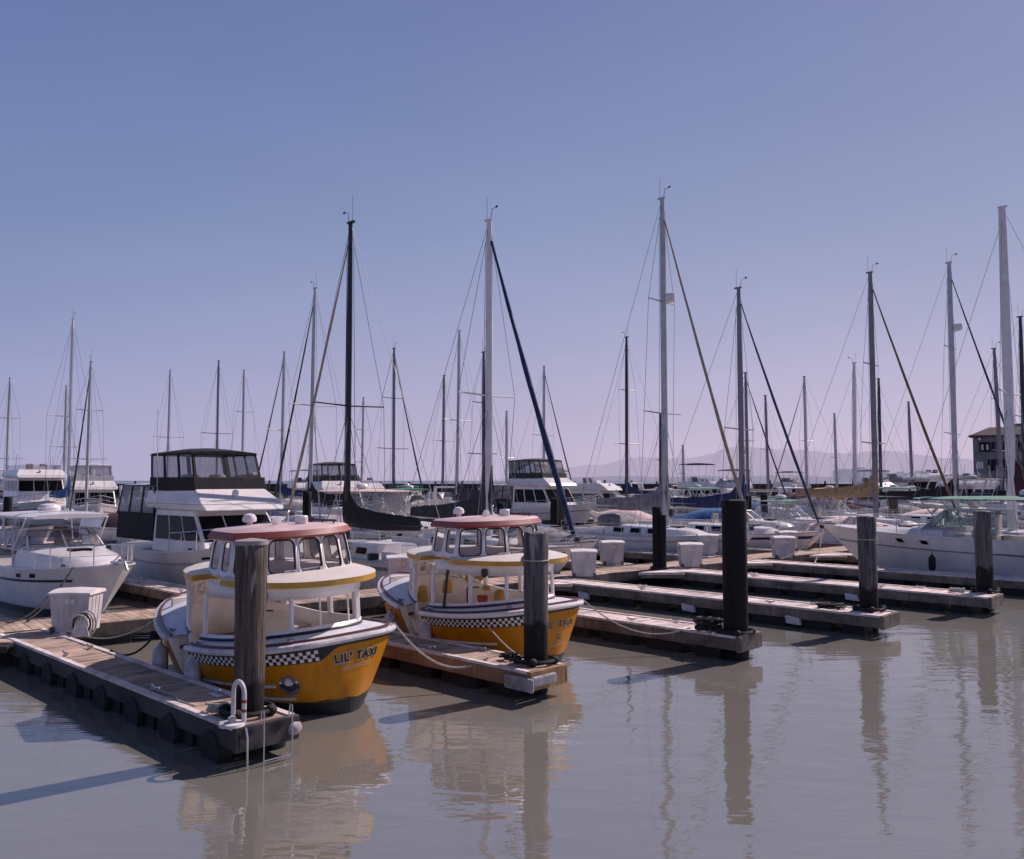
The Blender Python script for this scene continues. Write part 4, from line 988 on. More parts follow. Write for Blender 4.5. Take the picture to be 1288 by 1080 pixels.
# ------------------------------------------------------------------ sailing boats
HD = {'out': ANG, 'in': ANG+math.pi}
def sailboat(label, mx, my, head, L, top, mcol, mr, hullm=None, cover=None, jib=None, jr=.07, spr=(.5,), detail=2, B=None, stripe=None, trunkm=None, boom=.36, bz=1.35, yaw=0, cov_h=.62, dodger=None, radar=None, lean=0, jtop=.96, trans=.62, group='moored sailing boats', mizzen=0, fb=None, windex=True):
    B = B or L*.30; zb, zs = fb or (L*.125, L*.10); hullm = hullm or white
    rz = HD[head]+R(yaw); ms = .06*L
    loc = Vector((mx, my, 0))-Vector((math.cos(rz), math.sin(rz), 0))*ms
    t = thing('sailboat', label, 'sailboat', loc, rz, group)
    H = Hull(L, B, zb, zs, tr=trans, rake=.13)
    H.shell(n=22 if detail > 1 else 12).build('hull', hullm, t, smooth=40)
    H.deck(.02, .0, .06).build('deck', white2 if detail > 1 else white, t, smooth=40)
    if detail > 0:
        H.bands(t, 'stripe', stripe or bluefab, .74, .86, .012, .01, .97); H.bands(t, 'boot_stripe', stripe or black, -.15, .10, .012)
        H.edges(t, 'toe_rail', alu, .03, .02)
    zd = H.sheer(.5)
    mb = MB(); trunk(mb, [(-.22*L, -.22*L, B*.30, B*.27, zd, zd+.46), (.05*L, .05*L, B*.30, B*.26, zd, zd+.44), (.22*L, .20*L, B*.24, B*.19, zd, zd+.34), (.30*L, .27*L, B*.15, B*.10, zd+.05, zd+.18)])
    tk = mb.build('cabin_trunk', trunkm or white, t, smooth=40)
    if detail > 0:
        for s in (-1, 1):
            for x in (-.14*L, -.045*L, .045*L) if detail > 1 else (-.09*L, .02*L):
                q = [(x-.055*L*.5, s*(B*.30+.006), zd+.16), (x+.055*L*.5, s*(B*.30+.006), zd+.16), (x+.055*L*.5, s*(B*.275+.012), zd+.36), (x-.055*L*.5, s*(B*.275+.012), zd+.36)]
                mb = MB(); mb.quad(*(q if s < 0 else q[::-1])); mb.build('port_light', darkwin, tk, smooth=0)
    if detail > 1:
        mb = MB(); mb.box(-.42*L, -.235*L, -B*.26, -B*.20, zd, zd+.26); mb.box(-.42*L, -.235*L, B*.20, B*.26, zd, zd+.26); mb.build('cockpit_coaming', white, t, smooth=0, bevel=.02)
        mb = MB(); mb.box(.10*L, .15*L, -.25, .25, zd+.42, zd+.49); mb.build('hatch', smoke if False else darkwin, tk, smooth=0, bevel=.02)
    # mast with spreaders
    mz = zd+.42; tx_ = ms-lean
    mb = MB(); rings = []
    for k in range(7):
        f = k/6; z = lerp(mz, top, f); x = lerp(ms, tx_, f); r = mr*(1 if f < .7 else lerp(1, .72, (f-.7)/.3))
        rings.append([(x+1.25*r*math.cos(a), .85*r*math.sin(a), z) for a in [i*math.pi/5 for i in range(10)]])
    mb.loft(rings, True, True, True); mast = mb.build('mast', mcol, t, smooth=50)
    def mp(z): return Vector((lerp(ms, tx_, (z-mz)/(top-mz)), 0, z))
    sp = []
    for f in spr:
        z = lerp(mz, top, f); w_ = B*.5*(1 if len(spr) == 1 or f < .5 else .7)
        mb = MB(); c = mp(z); mb.tube([c+Vector((-.08, -w_, .05)), c, c+Vector((-.08, w_, .05))], max(.02, mr*.28), 6); mb.build('spreader', mcol, mast); sp.append((z, w_))
    mb = MB(); c = mp(top); mb.box(c.x-.22, c.x+.16, -.05, .05, top-.02, top+.06); mb.build('masthead', mcol, mast, smooth=0)
    if detail > 0 and windex:
        mb = MB(); mb.tube([c+Vector((.1, 0, .05)), c+Vector((.16, 0, .42)), c+Vector((.36, 0, .46))], .012, 4); mb.quad(c+Vector((.36, 0, .40)), c+Vector((.52, 0, .46)), c+Vector((.36, .0, .54))); mb.build('wind_vane', darkmast, mast)
        mb = MB(); mb.tube([c+Vector((-.12, 0, .05)), c+Vector((-.12, 0, 1.0))], .009, 4); mb.build('whip_aerial', wire, mast)
    if radar:
        z = lerp(mz, top, radar); c = mp(z); mb = MB(); mb.lathe([(.12, -.22), (.23, -.18), (.25, 0), (.23, .18), (.1, .22)], 12, c+Vector((mr+.27, 0, 0))); mb.box(c.x, c.x+.3, -.04, .04, z-.28, z-.22); mb.build('radar_dome', whitemast, mast)
    # standing rigging
    wr = .0105 if my < 60 else .0105
    def stay(a, b_, nm='shroud', r=wr, m=wire):
        mb = MB(); mb.tube([a, b_], r, 4, cap=False); mb.build(nm, m, t, smooth=0)
    bow = Vector((L*.485, 0, zb)); stern = Vector((-L*.49, 0, zs))
    for s in (-1, 1):
        ch = Vector((ms-.05*L, s*B*.44, zd))
        if sp:
            z, w_ = sp[-1]; c = mp(z)+Vector((-.08, s*w_, .05)); stay(c, mp(top-.1)); stay(ch, c)
            if detail > 0: stay(Vector((ms+.05*L, s*B*.40, zd)), mp(sp[0][0]-.1)); stay(Vector((ms-.11*L, s*B*.44, zd)), mp(sp[0][0]-.15))
        else: stay(ch, mp(top-.2))
    stay(stern, mp(top), 'backstay')
    ft = mp(lerp(mz, top, jtop))
    if detail > 0: stay(mp(top-.6)+Vector((.12, .05, 0)), Vector((ms+.14, .05, mz+1)), 'halyard'); stay(mp(top-.9)+Vector((-.14, -.05, 0)), Vector((ms-.2, -.2, mz+1)), 'halyard')
    if jib:
        a = bow.lerp(ft, .035); b_ = bow.lerp(ft, .97)
        mb = MB(); n_ = 14; pts = [a.lerp(b_, i/n_)-Vector((0, 0, .22*4*(i/n_)*(1-i/n_)*L/10)) for i in range(n_+1)]
        rings = []; d = (b_-a).normalized(); p1 = d.orthogonal().normalized(); p2 = d.cross(p1)
        for i, p in enumerate(pts):
            f = i/n_; r = jr*(.55+.45*math.sin(min(1, f*4)*math.pi/2))*lerp(1.15, .42, f)
            rings.append([p+(p1*math.cos(q)+p2*math.sin(q))*r*(1+.12*math.sin(2*q+f*26)) for q in [k*math.pi/4 for k in range(8)]])
        mb.loft(rings, True, True, True); mb.build('furled_sail', jib, t, smooth=60)
        mb = MB(); mb.lathe([(.10, -.08), (.10, .08)], 10, bow+Vector((0, 0, .25))); mb.build('furling_drum', black, t)
        stay(bow, ft, 'forestay')
    else: stay(bow, ft, 'forestay')
    # boom with its sail cover
    bl = boom*L; z0 = zd+bz
    mb = MB(); mb.tube([(ms-.1, 0, z0), (ms-bl, 0, z0+.06)], .055, 8); mb.build('boom', mcol, t)
    if cover:
        mb = MB(); rings = []; n_ = 16; rr = random.Random(int(mx*10))
        for i in range(n_+1):
            f = i/n_; x = ms+.16-f*(bl+.1); hh = cov_h*(lerp(1.0, .45, f**.6))+rr.uniform(-.02, .02)+(.75*cov_h*max(0, 1-f*6)); wv = .17*lerp(1, .5, f)+.05*max(0, 1-f*7); sgf = .05*math.sin(f*9)
            zc_ = z0-.12-.05*math.sin(f*math.pi)
            rings.append([(x, wv*.5*math.cos(a) if math.sin(a) < .3 else wv*.38*math.cos(a), zc_+sgf*.3+(hh*.5*(1+math.sin(a)))) for a in [k*math.pi/5 for k in range(10)]])
        mb.loft(rings, True, True, True); mb.build('sail_cover', cover, t, smooth=55)
    else:
        mb = MB(); mb.tube([(ms-.15, 0, z0+.12), (ms-bl*.5, 0, z0+.15), (ms-bl, 0, z0+.13)], .11, 8); mb.build('flaked_sail', ropetan, t)
    if dodger:
        mb = MB(); x0 = -.23*L; hgt = .55; rings = []
        for x, hh in ((x0+.9, .05), (x0+.55, .46), (x0+.1, hgt), (x0-.35, hgt-.06)):
            rings.append([(x, -B*.27, zd+.40), (x, -B*.27, zd+.40+hh*.8), (x, -B*.16, zd+.42+hh), (x, B*.16, zd+.42+hh), (x, B*.27, zd+.40+hh*.8), (x, B*.27, zd+.40)])
        mb.loft(rings, False); mb.build('dodger', dodger, t, smooth=40, solid=.02)
    if detail > 0:
        rails(t, H, .84, .985, .58, 3, .014 if my < 60 else .018); 
        rails(t, H, .02, .12, .58, 2, .014 if my < 60 else .018, close=False)
        if detail > 1:
            for s in (-1, 1):
                mb = MB()
                ps = [H.pt(q, 1, s, -.06)+Vector((0, 0, .57)) for q in (.12, .27, .42, .56, .70, .84)]
                mb.tube(ps, .008, 4)
                for p in ps[1:-1]: mb.tube([p, p-Vector((0, 0, .57))], .011, 4)
                mb.build('lifeline', steel, t)
    if mizzen:
        mb = MB(); mb.tube([(-.33*L, 0, zd), (-.33*L, 0, mizzen)], mr*.8, 8, mr*.6); mb.build('mizzen_mast', mcol, t)
    return t

# ------------------------------------------------------------------ motor cruisers
def frustum(b, t_):   # b, t_: (x0, x1, half0, half1, z) -> hexa rings; 0 = aft, 1 = fore
    f = lambda a: [(a[0], -a[2], a[4]), (a[1], -a[3], a[4]), (a[1], a[3], a[4]), (a[0], a[2], a[4])]
    return f(b), f(t_)
def faces(b, t_): return {'R': (b[0], b[1], t_[1], t_[0]), 'F': (b[1], b[2], t_[2], t_[1]), 'L': (b[2], b[3], t_[3], t_[2]), 'A': (b[3], b[0], t_[0], t_[3])}
def enclosure(t, b, t_, m, glazing, top_m, cr=.10, frame=.07, nside=3, sides='RFLA', nm='enclosure'):
    """canvas top on bows with framed clear panels"""
    F = faces(b, t_); mbf, mbp = MB(), MB()
    for k in sides:
        q = F[k]; n_ = nside if k in 'RL' else 2
        for i in range(n_):
            s0, s1 = i/n_, (i+1)/n_; qq = [bil(q, s0, 0), bil(q, s1, 0), bil(q, s1, 1), bil(q, s0, 1)]
            framed_opening(mbf, None, mbp, qq, (frame, frame, frame*1.5, frame), .05)
    e = mbf.build(nm, m, t, smooth=0, solid=.02)
    if glazing: mbp.build('clear_panel', glazing, e, smooth=0)
    x0, x1 = t_[0][0], t_[1][0]; h0, h1 = t_[3][1], t_[2][1]; z0, z1 = t_[0][2], t_[1][2]
    mb = MB(); rings = []
    for i in range(7):
        f = i/6; x = lerp(x0-.05, x1+.08, f); h = lerp(h0, h1, f)+.04; z = lerp(z0, z1, f); c = cr*(.35+.65*math.sin(math.pi*f)) 
        rings.append([(x, -h, z-.05), (x, -h*.92, z+c*.3), (x, -h*.45, z+c*.85), (x, 0, z+c), (x, h*.45, z+c*.85), (x, h*.92, z+c*.3), (x, h, z-.05)])
    mb.loft(rings, True, True, True); mb.build('canopy', top_m, t, smooth=50)
    return e
def flybridge(label, loc, rz, L=10.5, B=3.6, encl=None, glazing=None, topm=None, hullm=None, stripe=None, aft=None, frame_only=False, detail=2, zb=1.9, zs=1.25, house_win=darkwin, group='motor cruisers', hh=1.25, name='flybridge_cruiser', bridge_m=None, winh=(.30, .86), et=1.25, hx=(-.16, .20), ar=0):
    t = thing(name, label, 'motor boat', loc, rz, group); hullm = hullm or white
    H = Hull(L, B, zb, zs, tr=.88, rake=.14, fine=2.3)
    H.shell(n=20).build('hull', hullm, t, smooth=35); H.deck(.02, 0, .06).build('deck', white, t, smooth=40)
    H.bands(t, 'rub_strake', stripe or greyfab, .66, .71, .014, 0, .96); H.bands(t, 'boot_stripe', black, -.12, .11, .012)
    H.edges(t, 'toe_rail', white, .035)
    zd = H.sheer(.45)
    for s in (-1, 1):
        a, b_ = H.pt(.70, .80, s, .012), H.pt(.755, .80, s, .012); mb = MB(); mb.quad(*[H.pt(q, v, s, .014) for q, v in (((.70, .775), (.75, .775), (.75, .83), (.70, .83)) if s < 0 else ((.75, .775), (.70, .775), (.70, .83), (.75, .83)))]); mb.build('port_light', darkwin, t, smooth=0)
    # foredeck trunk, house
    mb = MB(); trunk(mb, [(.02*L, .02*L, B*.36, B*.33, zd, zd+.55), (.22*L, .20*L, B*.33, B*.28, zd+.05, zd+.50), (.36*L, .33*L, B*.20, B*.14, zd+.15, zd+.36)]); mb.build('foredeck_trunk', white, t, smooth=40)
    b, tt = frustum((hx[0]*L, hx[1]*L, B*.44, B*.40, zd), (hx[0]*L, hx[1]*L-1.15, B*.41, B*.37, zd+hh+.35))
    mb = MB(); mb.hexa(b, tt); hs = mb.build('house', white, t, smooth=0, bevel=.04)
    F = faces(b, tt)
    for k, cuts in (('R', ((.06, .34), (.37, .64), (.67, .96))), ('L', ((.04, .33), (.36, .63), (.66, .94))), ('F', ((.03, .34), (.36, .64), (.66, .97)))):
        for s0, s1 in cuts: mb = MB(); panel(mb, F[k], s0, s1, winh[0], winh[1], .012); mb.build('window', house_win, hs, smooth=0)
    # flybridge moulding overhanging the house
    zf = zd+hh+.35; fx0, fx1 = hx[0]*L-.55, hx[1]*L-.15
    b, tt = frustum((fx0, fx1, B*.42, B*.40, zf), (fx0, fx1-.15, B*.46, B*.42, zf+.20)); mb = MB(); mb.hexa(b, tt)
    b2, t2_ = frustum((fx0, fx1-.15, B*.46, B*.42, zf+.20), (fx0+.1, fx1-1.0, B*.42, B*.36, zf+.68)); mb.hexa([Vector(p)+Vector((0, 0, .003)) for p in b2], t2_)
    fb_ = mb.build('flybridge', bridge_m or white, t, smooth=0, bevel=.05)
    # seats and helm in the bridge
    ze = zf+.68; ex0, ex1 = fx0+.15, fx1-1.05
    if encl:
        b, tt = frustum((ex0, ex1, B*.41, B*.35, ze-.02), (ex0-.30, ex1-.45, B*.38, B*.33, ze+et))
        e = enclosure(t, b, tt, encl, glazing, topm or encl, .20, .075, 3)
        mb = MB(); bb, tb = frustum((ex0, ex1+.1, B*.425, B*.365, ze-.36), (ex0-.05, ex1-.05, B*.42, B*.37, ze+.40)); mb.hexa(bb, tb); mb.build('bridge_skirt', encl, t, smooth=0, bevel=.02)
    elif frame_only or topm:
        for x, d in ((ex0+.3, -.25), (ex0+1.3, .0), (ex1-.4, .25)):
            for s in (-1, 1): mb = MB(); mb.tube([(x, s*B*.40, ze-.05), (x+d, s*B*.38, ze+et-.05)], .022, 5); mb.build('canopy_pole', steel, t)
        if topm:
            mb = MB(); rings = []
            for i in range(6):
                f = i/5; x = lerp(ex0, ex1-.1, f); h = B*.40; c = .16*(.4+.6*math.sin(math.pi*f)); z = ze+et-.06
                rings.append([(x, -h, z-.04), (x, -h*.9, z+c*.35), (x, 0, z+c), (x, h*.9, z+c*.35), (x, h, z-.04)])
            mb.loft(rings, False); mb.build('canopy', topm, t, smooth=50, solid=.03)
        q = faces(*frustum((ex0+.9, ex1, B*.40, B*.35, ze), (ex0+.9, ex1-.25, B*.39, B*.34, ze+.38)))
        mb = MB(); mb.quad(*q['F']); mb.quad(*q['R']); mb.quad(*q['L']); mb.build('windscreen', smoke, t, smooth=0)
    mb = MB(); mb.hexa(*frustum((ex1-1.2, ex1-.6, .5, .5, zf+.25), (ex1-1.1, ex1-.75, .45, .45, ze+.25))); mb.build('bridge_helm', white, t, smooth=0, bevel=.03)
    for s in (-1, 1):
        mb = MB(); mb.hexa(*frustum((ex1-2.0, ex1-1.5, .28, .28, ze-.1), (ex1-2.1, ex1-1.75, .25, .25, ze+.5)))
        for i, v in enumerate(mb.v): mb.v[i] = v+Vector((0, s*.5, 0))
        mb.build('bridge_seat', white2 if detail > 1 else greyfab, t, smooth=0, bevel=.06)
    if aft:
        b, tt = frustum((-L*.47, hx[0]*L+.02, B*.42, B*.43, zd), (-L*.44, hx[0]*L+.02, B*.40, B*.42, zd+hh+.42+ar))
        mb = MB(); lo_b, lo_t = frustum((-L*.47, hx[0]*L, B*.425, B*.435, zd+ar*.4), (-L*.462, hx[0]*L, B*.42, B*.43, zd+.72+ar*.6)); mb.hexa(lo_b, lo_t); mb.build('aft_curtain', aft, t, smooth=0, bevel=.02)
        b[0] = (b[0][0], b[0][1], zd+.7+ar*.6); b[1] = (b[1][0], b[1][1], zd+.7+ar*.6); b[2] = (b[2][0], b[2][1], zd+.7+ar*.6); b[3] = (b[3][0], b[3][1], zd+.7+ar*.6)
        enclosure(t, b, tt, aft, glazing or smoke, white, .08, .07, 3, 'RLA', 'aft_enclosure')
    # rails, horn, light, aerial, cleats
    rails(t, H, .50, .985, .62, 6, .018 if detail > 1 else .022)
    mb = MB(); mb.ball((fx1-.55, -.1, zf+.55), .10, .12, .12); mb.tube([(fx1-.55, -.1, zf+.30), (fx1-.55, -.1, zf+.5)], .03, 6); mb.build('search_light', white, t)
    mb = MB(); mb.tube([(fx0+.9, -B*.44, zf+.2), (fx0+.75, -B*.44, zf+3.4)], .014, 5); mb.build('whip_aerial', whitemast, t)
    if detail > 1:
        mb = MB(); x = .49*L; mb.box(x-.5, x+.35, -.22, .22, zb+.02, zb+.09); mb.tube([(x-.3, 0, zb+.12), (x+.30, 0, zb+.04), (x+.42, 0, zb-.12)], .035, 6); mb.build('bow_roller', alu, t, smooth=0)
        for s in (-1, 1):
            for q in (.62, .9):
                p = H.pt(q, 1, s, -.12); mb = MB(); mb.box(p.x-.1, p.x+.1, p.y-.02, p.y+.02, p.z+.02, p.z+.1); mb.build('cleat', black, t, smooth=0)
    return t, H
def express(label, loc, rz, L, B, zb, zs, ws=.05, top=None, topm=None, tx=(-.30, .06), tz=1.95, rubm=None, rub=(.70, .74), rub_t1=.985, trunk_top=.42, zm=None, hullm=None, wsm=None, glz=None, wsh=.75, rail_t0=.55, detail=2, arch=False, group='motor cruisers', portn=2, side_curt=None, name='cuddy_cruiser', wl=1.9):
    t = thing(name, label, 'motor boat', loc, rz, group); hullm = hullm or white
    H = Hull(L, B, zb, zs, tr=.90, rake=.17, fine=2.2, zmid=zm or zs+.05)
    H.shell(n=22 if detail > 1 else 14).build('hull', hullm, t, smooth=35); 
    H.deck(.02, 0, .05, t0=.40).build('foredeck', white, t, smooth=40)
    mb = MB(); H.deck(.02, -.45, .0, t0=.01, t1=.42).build('cockpit_sole', white2, t, smooth=0)
    for s in (-1, 1):
        n_ = 10; mb = MB()
        for i in range(n_):
            a, b_ = .42*i/n_, .42*(i+1)/n_; p, q = H.pt(a, 1, s), H.pt(b_, 1, s); pi_, qi = H.pt(a, 1, s, -.22), H.pt(b_, 1, s, -.22)
            mb.quad(p, q, qi, pi_); mb.quad(pi_, qi, qi-Vector((0, 0, .5)), pi_-Vector((0, 0, .5)))
        mb.build('gunwale', white, t, smooth=0)
    H.bands(t, 'rub_strake', rubm or greyfab, rub[0], rub[1], .016, 0, rub_t1); H.bands(t, 'boot_stripe', black, -.15, .08, .012)
    H.edges(t, 'toe_rail', white, .03)
    zd = H.sheer(.55); xw = ws*L
    mb = MB(); trunk(mb, [(xw-.55, xw-.55, B*.40, B*.37, zd-.02, zd+trunk_top+.06), (xw+.35, xw+.30, B*.39, B*.35, zd, zd+trunk_top+.04), (.26*L, .25*L, B*.30, B*.25, zd+.05, zd+trunk_top*.92), (.38*L, .35*L, B*.17, B*.12, zd+.12, zd+trunk_top*.62)])
    tk = mb.build('cabin_trunk', white, t, smooth=40)
    for i in range(portn):
        q = .60+.085*i
        for s in (-1, 1):
            mb = MB(); w2 = .11/L*1.2
            pts = [H.pt(q-w2, .80, s, .012), H.pt(q+w2, .80, s, .012), H.pt(q+w2, .89, s, .012), H.pt(q-w2, .89, s, .012)]
            mb.quad(*(pts if s < 0 else pts[::-1])); mb.build('port_light', darkwin, t, smooth=0)
    mb = MB(); mb.box(xw+.9, xw+1.4, -.26, .26, zd+trunk_top+.03, zd+trunk_top+.10); mb.build('hatch', darkwin, tk, smooth=0, bevel=.02)
    # windscreen
    z0 = zd+trunk_top+.02
    b, tt = frustum((xw-wl, xw+.25, B*.40, B*.36, z0), (xw-wl+.15, xw-wsh*.75, B*.36, B*.31, z0+wsh))
    F = faces(b, tt); mbf, mbp = MB(), MB()
    for k, n_ in (('R', 2), ('F', 2), ('L', 2)):
        for i in range(n_):
            q = F[k]; qq = [bil(q, i/n_, 0), bil(q, (i+1)/n_, 0), bil(q, (i+1)/n_, 1), bil(q, i/n_, 1)]; framed_opening(mbf, None, mbp, qq, (.03, .03, .03, .035), .03)
    wsb = mbf.build('windscreen', wsm or alu, t, smooth=0, solid=.03); mbp.build('pane', glz or glass, wsb, smooth=0)
    # helm and seats
    mb = MB(); mb.box(xw-.9, xw-.3, -B*.33, B*.33, zd-.4, zd+trunk_top+.1); mb.build('helm_console', white, t, smooth=0, bevel=.04)
    for s in (-1, 1):
        mb = MB(); mb.box(xw-1.9, xw-1.4, s*B*.2-.25, s*B*.2+.25, zd-.4, zd+.25); mb.box(xw-1.95, xw-1.80, s*B*.2-.25, s*B*.2+.25, zd+.20, zd+.75); mb.build('helm_seat', white2, t, smooth=0, bevel=.05)
    if top:
        x0, x1 = tx[0]*L, tx[1]*L; h = B*.40; z = zs+tz
        mb = MB(); rings = []
        for i in range(8):
            f = i/7; x = lerp(x0, x1, f); hh = h*(1 if f < .8 else lerp(1, .86, (f-.8)/.2)); c = .10*(.3+.7*math.sin(math.pi*f)); th = .10 if top == 'hard' else .04
            rings.append([(x, -hh, z), (x, -hh, z+th*.6), (x, -hh*.85, z+th+c*.3), (x, 0, z+th+c), (x, hh*.85, z+th+c*.3), (x, hh, z+th*.6), (x, hh, z)])
        mb.loft(rings, True, True, True); cp = mb.build('hardtop' if top == 'hard' else 'canopy', topm or white, t, smooth=45)
        for s in (-1, 1):
            for xa, xb in ((x0+.25, x0+.05), (x0+.30, x0+1.2), (xw-.7, x1-.25), (xw-1.35, x1-1.0), (x0+1.5, x0+1.0)):
                zz = zd+trunk_top if xa > xw-1.5 else zs; mb = MB(); mb.tube([(xa, s*B*.40, zz), (xb, s*h*.95, z+.02)], .026, 6); mb.build('frame_tube', whitec if top == 'hard' else alu, t)
        if side_curt:
            b, tt = frustum((xw-1.9, xw-.3, B*.36, B*.34, z0+wsh*.6), (xw-1.85, x1-.15, B*.38, B*.34, z)); F = faces(b, tt); mb = MB(); mb.quad(*F['F']); mb.quad(*F['R']); mb.quad(*F['L']); mb.build('clear_curtain', side_curt, t, smooth=0)
        mb = MB(); mb.lathe([(.12, 0), (.30, .03), (.32, .12), (.26, .2), (.1, .24)], 14, (lerp(x0, x1, .45), 0, z+.15)); mb.build('radome', white, t)
    if arch:
        mb = MB(); x = -.28*L
        for s in (-1, 1): mb.hexa(*[[(x+a*.25+d, s*B*y, zz) for a, y in ((-1, .41), (1, .41), (1, .36), (-1, .36))] for d, zz in ((0, zs), (-.5, zs+1.75))])
        mb.hexa(*[[(x-.5+a*.25, y*B, zz) for a, y in ((-1, -.41), (1, -.41), (1, .41), (-1, .41))] for zz in (zs+1.75, zs+1.9)]); mb.build('radar_arch', white, t, smooth=0, bevel=.03)
    rails(t, H, rail_t0, .985, .55, 5, .018)
    mb = MB(); mb.tube([(.46*L, 0, zb+.1), (.50*L, 0, zb+.06), (.515*L, 0, zb-.12)], .04, 6); mb.box(.44*L, .505*L, -.16, .16, zb+.02, zb+.08); mb.build('bow_roller', alu, t, smooth=0)
    for s in (-1, 1):
        p = H.pt(.80, 1, s, -.1); mb = MB(); mb.box(p.x-.1, p.x+.1, p.y-.02, p.y+.02, p.z+.02, p.z+.1); mb.build('cleat', black if rubm else steel, t, smooth=0)
    return t, H
def skiff(label, loc, rz, L, B, z, m, cover=None, motor=True, group='small boats', cat='small boat'):
    t = thing('skiff', label, cat, loc, rz, group)
    H = Hull(L, B, z*1.35, z, tr=.85, rake=.15); H.shell(n=14).build('hull', m, t, smooth=40); H.edges(t, 'gunwale', rubber if cover is None else m, .04)
    if cover:
        mb = MB(); rings = []
        for i in range(9):
            f = i/8; p = H.pt(f*.97+.01, 1, -1); hgt = .15+.55*math.sin(math.pi*min(1, f*1.1))**1.5*B*.5
            rings.append([(p.x, p.y, p.z-.08), (p.x, p.y*.6, p.z+hgt*.6), (p.x, 0, p.z+hgt), (p.x, -p.y*.6, p.z+hgt*.6), (p.x, -p.y, p.z-.08)])
        mb.loft(rings, False); mb.build('cover', cover, t, smooth=60)
    else:
        H.deck(.05, -.25, 0, t1=.9).build('sole', white2, t)
        for x in (-.2*L, .1*L): mb = MB(); mb.box(x-.12, x+.12, -B*.42, B*.42, z-.12, z-.06); mb.build('thwart', white2, t, smooth=0)
    if motor:
        mb = MB(); mb.hexa(*frustum((-L*.5-.35, -L*.5-.02, .14, .16, z+.1), (-L*.5-.38, -L*.5-.05, .12, .15, z+.6))); mb.box(-L*.5-.25, -L*.5-.12, -.05, .05, -.3, z+.1); mb.build('outboard', black, t, smooth=0, bevel=.04)
    return t

def at(px, D):   # a point of the basin D metres out on the bearing px (in units of the 1288 wide view)
    return ((px-644)/1080*D, D)
def ztop(py, D): return 3.6+(604-py)*D/1080
IN, OUT = ANG+math.pi, ANG

# ------------------------------------------------------------------ boats in the slips behind the walkway
express('white cuddy cruiser with white hardtop and dark side stripe at the left edge', P(-26.7, 9.1), OUT, 8.8, 2.9, 1.45, 1.10, ws=.02, top='hard', topm=white, tx=(-.30, .07), tz=1.42, rubm=black, rub=(.70, .75), rub_t1=.86, rail_t0=.60, side_curt=smoke, wsm=whitec, glz=smoke, wsh=.55)
flybridge('white flybridge cruiser with black canvas enclosures on the bridge and aft deck', P(-27.6, 14.35), OUT, 10.2, 3.5, encl=blackfab, glazing=smoke, topm=blackfab, aft=blackfab, hh=1.05, et=1.22, ar=.75, zb=1.85, zs=1.25, stripe=greyhull)
x, y = P(-25.6, 18.25).xy; sailboat('sloop with tall black mast and black boom cover behind the first taxi boat', x, y, 'in', 10.2, ztop(277, 31), blackmast, .105, white2, blackfab, ropetan, .06, (.42,), cov_h=1.0, bz=1.05, stripe=greyfab, boom=.40)
x, y = P(-23.6, 23.4).xy; sailboat('sloop with thick white mast and deep blue furled jib behind the second taxi boat', x, y, 'out', 10.3, ztop(270, 33), whitemast, .13, white, charfab, bluefab, .12, (.44,), cov_h=1.35, bz=1.0, stripe=bluefab, boom=.46)
x, y = P(-22.6, 34).xy; sailboat('grey striped sloop with the tallest pale mast, radar dome and grey boom cover', x, y, 'out', 10.3, ztop(242, 40), alu, .125, bluewhite, greyfab, ropetan, .085, (.34, .68), cov_h=1.1, stripe=greyhull, dodger=greyfab, radar=.69, bz=1.3, boom=.40)
x, y = P(-21.4, 39).xy; sailboat('sloop with grey mast, blue boom cover and dark navy jib right of the black piling', x, y, 'out', 9.6, ztop(360, 43), greymast, .11, white, bluefab, slatefab, .075, (.40,), cov_h=1.0, stripe=bluefab, bz=1.4, boom=.44)
x, y = P(-19, 50).xy; sailboat('sloop with tan boom cover and tan furled jib', x, y, 'out', 10.5, ztop(340, 49.3), greymast, .13, white, tanfab, mat('brown_furled_cloth', (.20, .13, .085), .9, var=.2, scale=8), .085, (.30, .62), cov_h=1.0, stripe=tanfab, bz=1.7, boom=.46)
x, y = P(-16.5, 56).xy; sailboat('sloop with black boom cover, radar dome and pale spar left of the grey building', x, y, 'out', 10.5, ztop(325, 51.5), alu, .13, white, blackfab, darkmast, .07, (.32, .66), cov_h=1.0, radar=.74, stripe=black, bz=1.5, boom=.46)
x, y = P(-9.9, 41).xy; sailboat('big sloop with thick white mast and maroon boom cover at the right edge', x, y, 'in', 10.5, ztop(246, 35.5), whitemast, .155, white, maroonfab, None, .1, (.42,), cov_h=1.5, bz=1.75, stripe=maroon, boom=.40, windex=False)
express('long white express cruiser with teal awning moored at the right', P(-10.0, 34.9), IN, 11.0, 3.5, 1.80, 1.05, zm=1.52, trunk_top=.20, ws=.085, top='canvas', topm=tealfab, tx=(-.46, .13), tz=1.85, rubm=greyfab, rub=(.66, .69), rail_t0=.60, wsm=alu, glz=glass_mat('greenish_glass', (.70, .80, .77), dens=.12), wsh=.75, wl=2.4, portn=2)
fender(P(-10.6, 33.02, .62), .12, .5, rubber, 'black fender hanging on the side of the express cruiser', P(-10.6, 33.1, 1.1))
skiff('grey inflatable dinghy with fender lines behind the second taxi boat bow', P(-22.2, 19.0), ANG+R(70), 3.2, 1.5, .62, mat('grey_inflatable', (.34, .34, .37), .6, var=.1), motor=True)
skiff('covered runabout in the slip left of the grey striped sloop', P(-25.2, 28.4), OUT, 6.0, 2.2, .85, white, greyfab, motor=True)
express('white runabout with dark windscreen beyond the thick black piling', P(-23.0, 42.6), OUT, 6.8, 2.4, 1.25, .95, ws=.02, top=None, wsh=.5, rubm=greyfab, detail=1, glz=smoke)
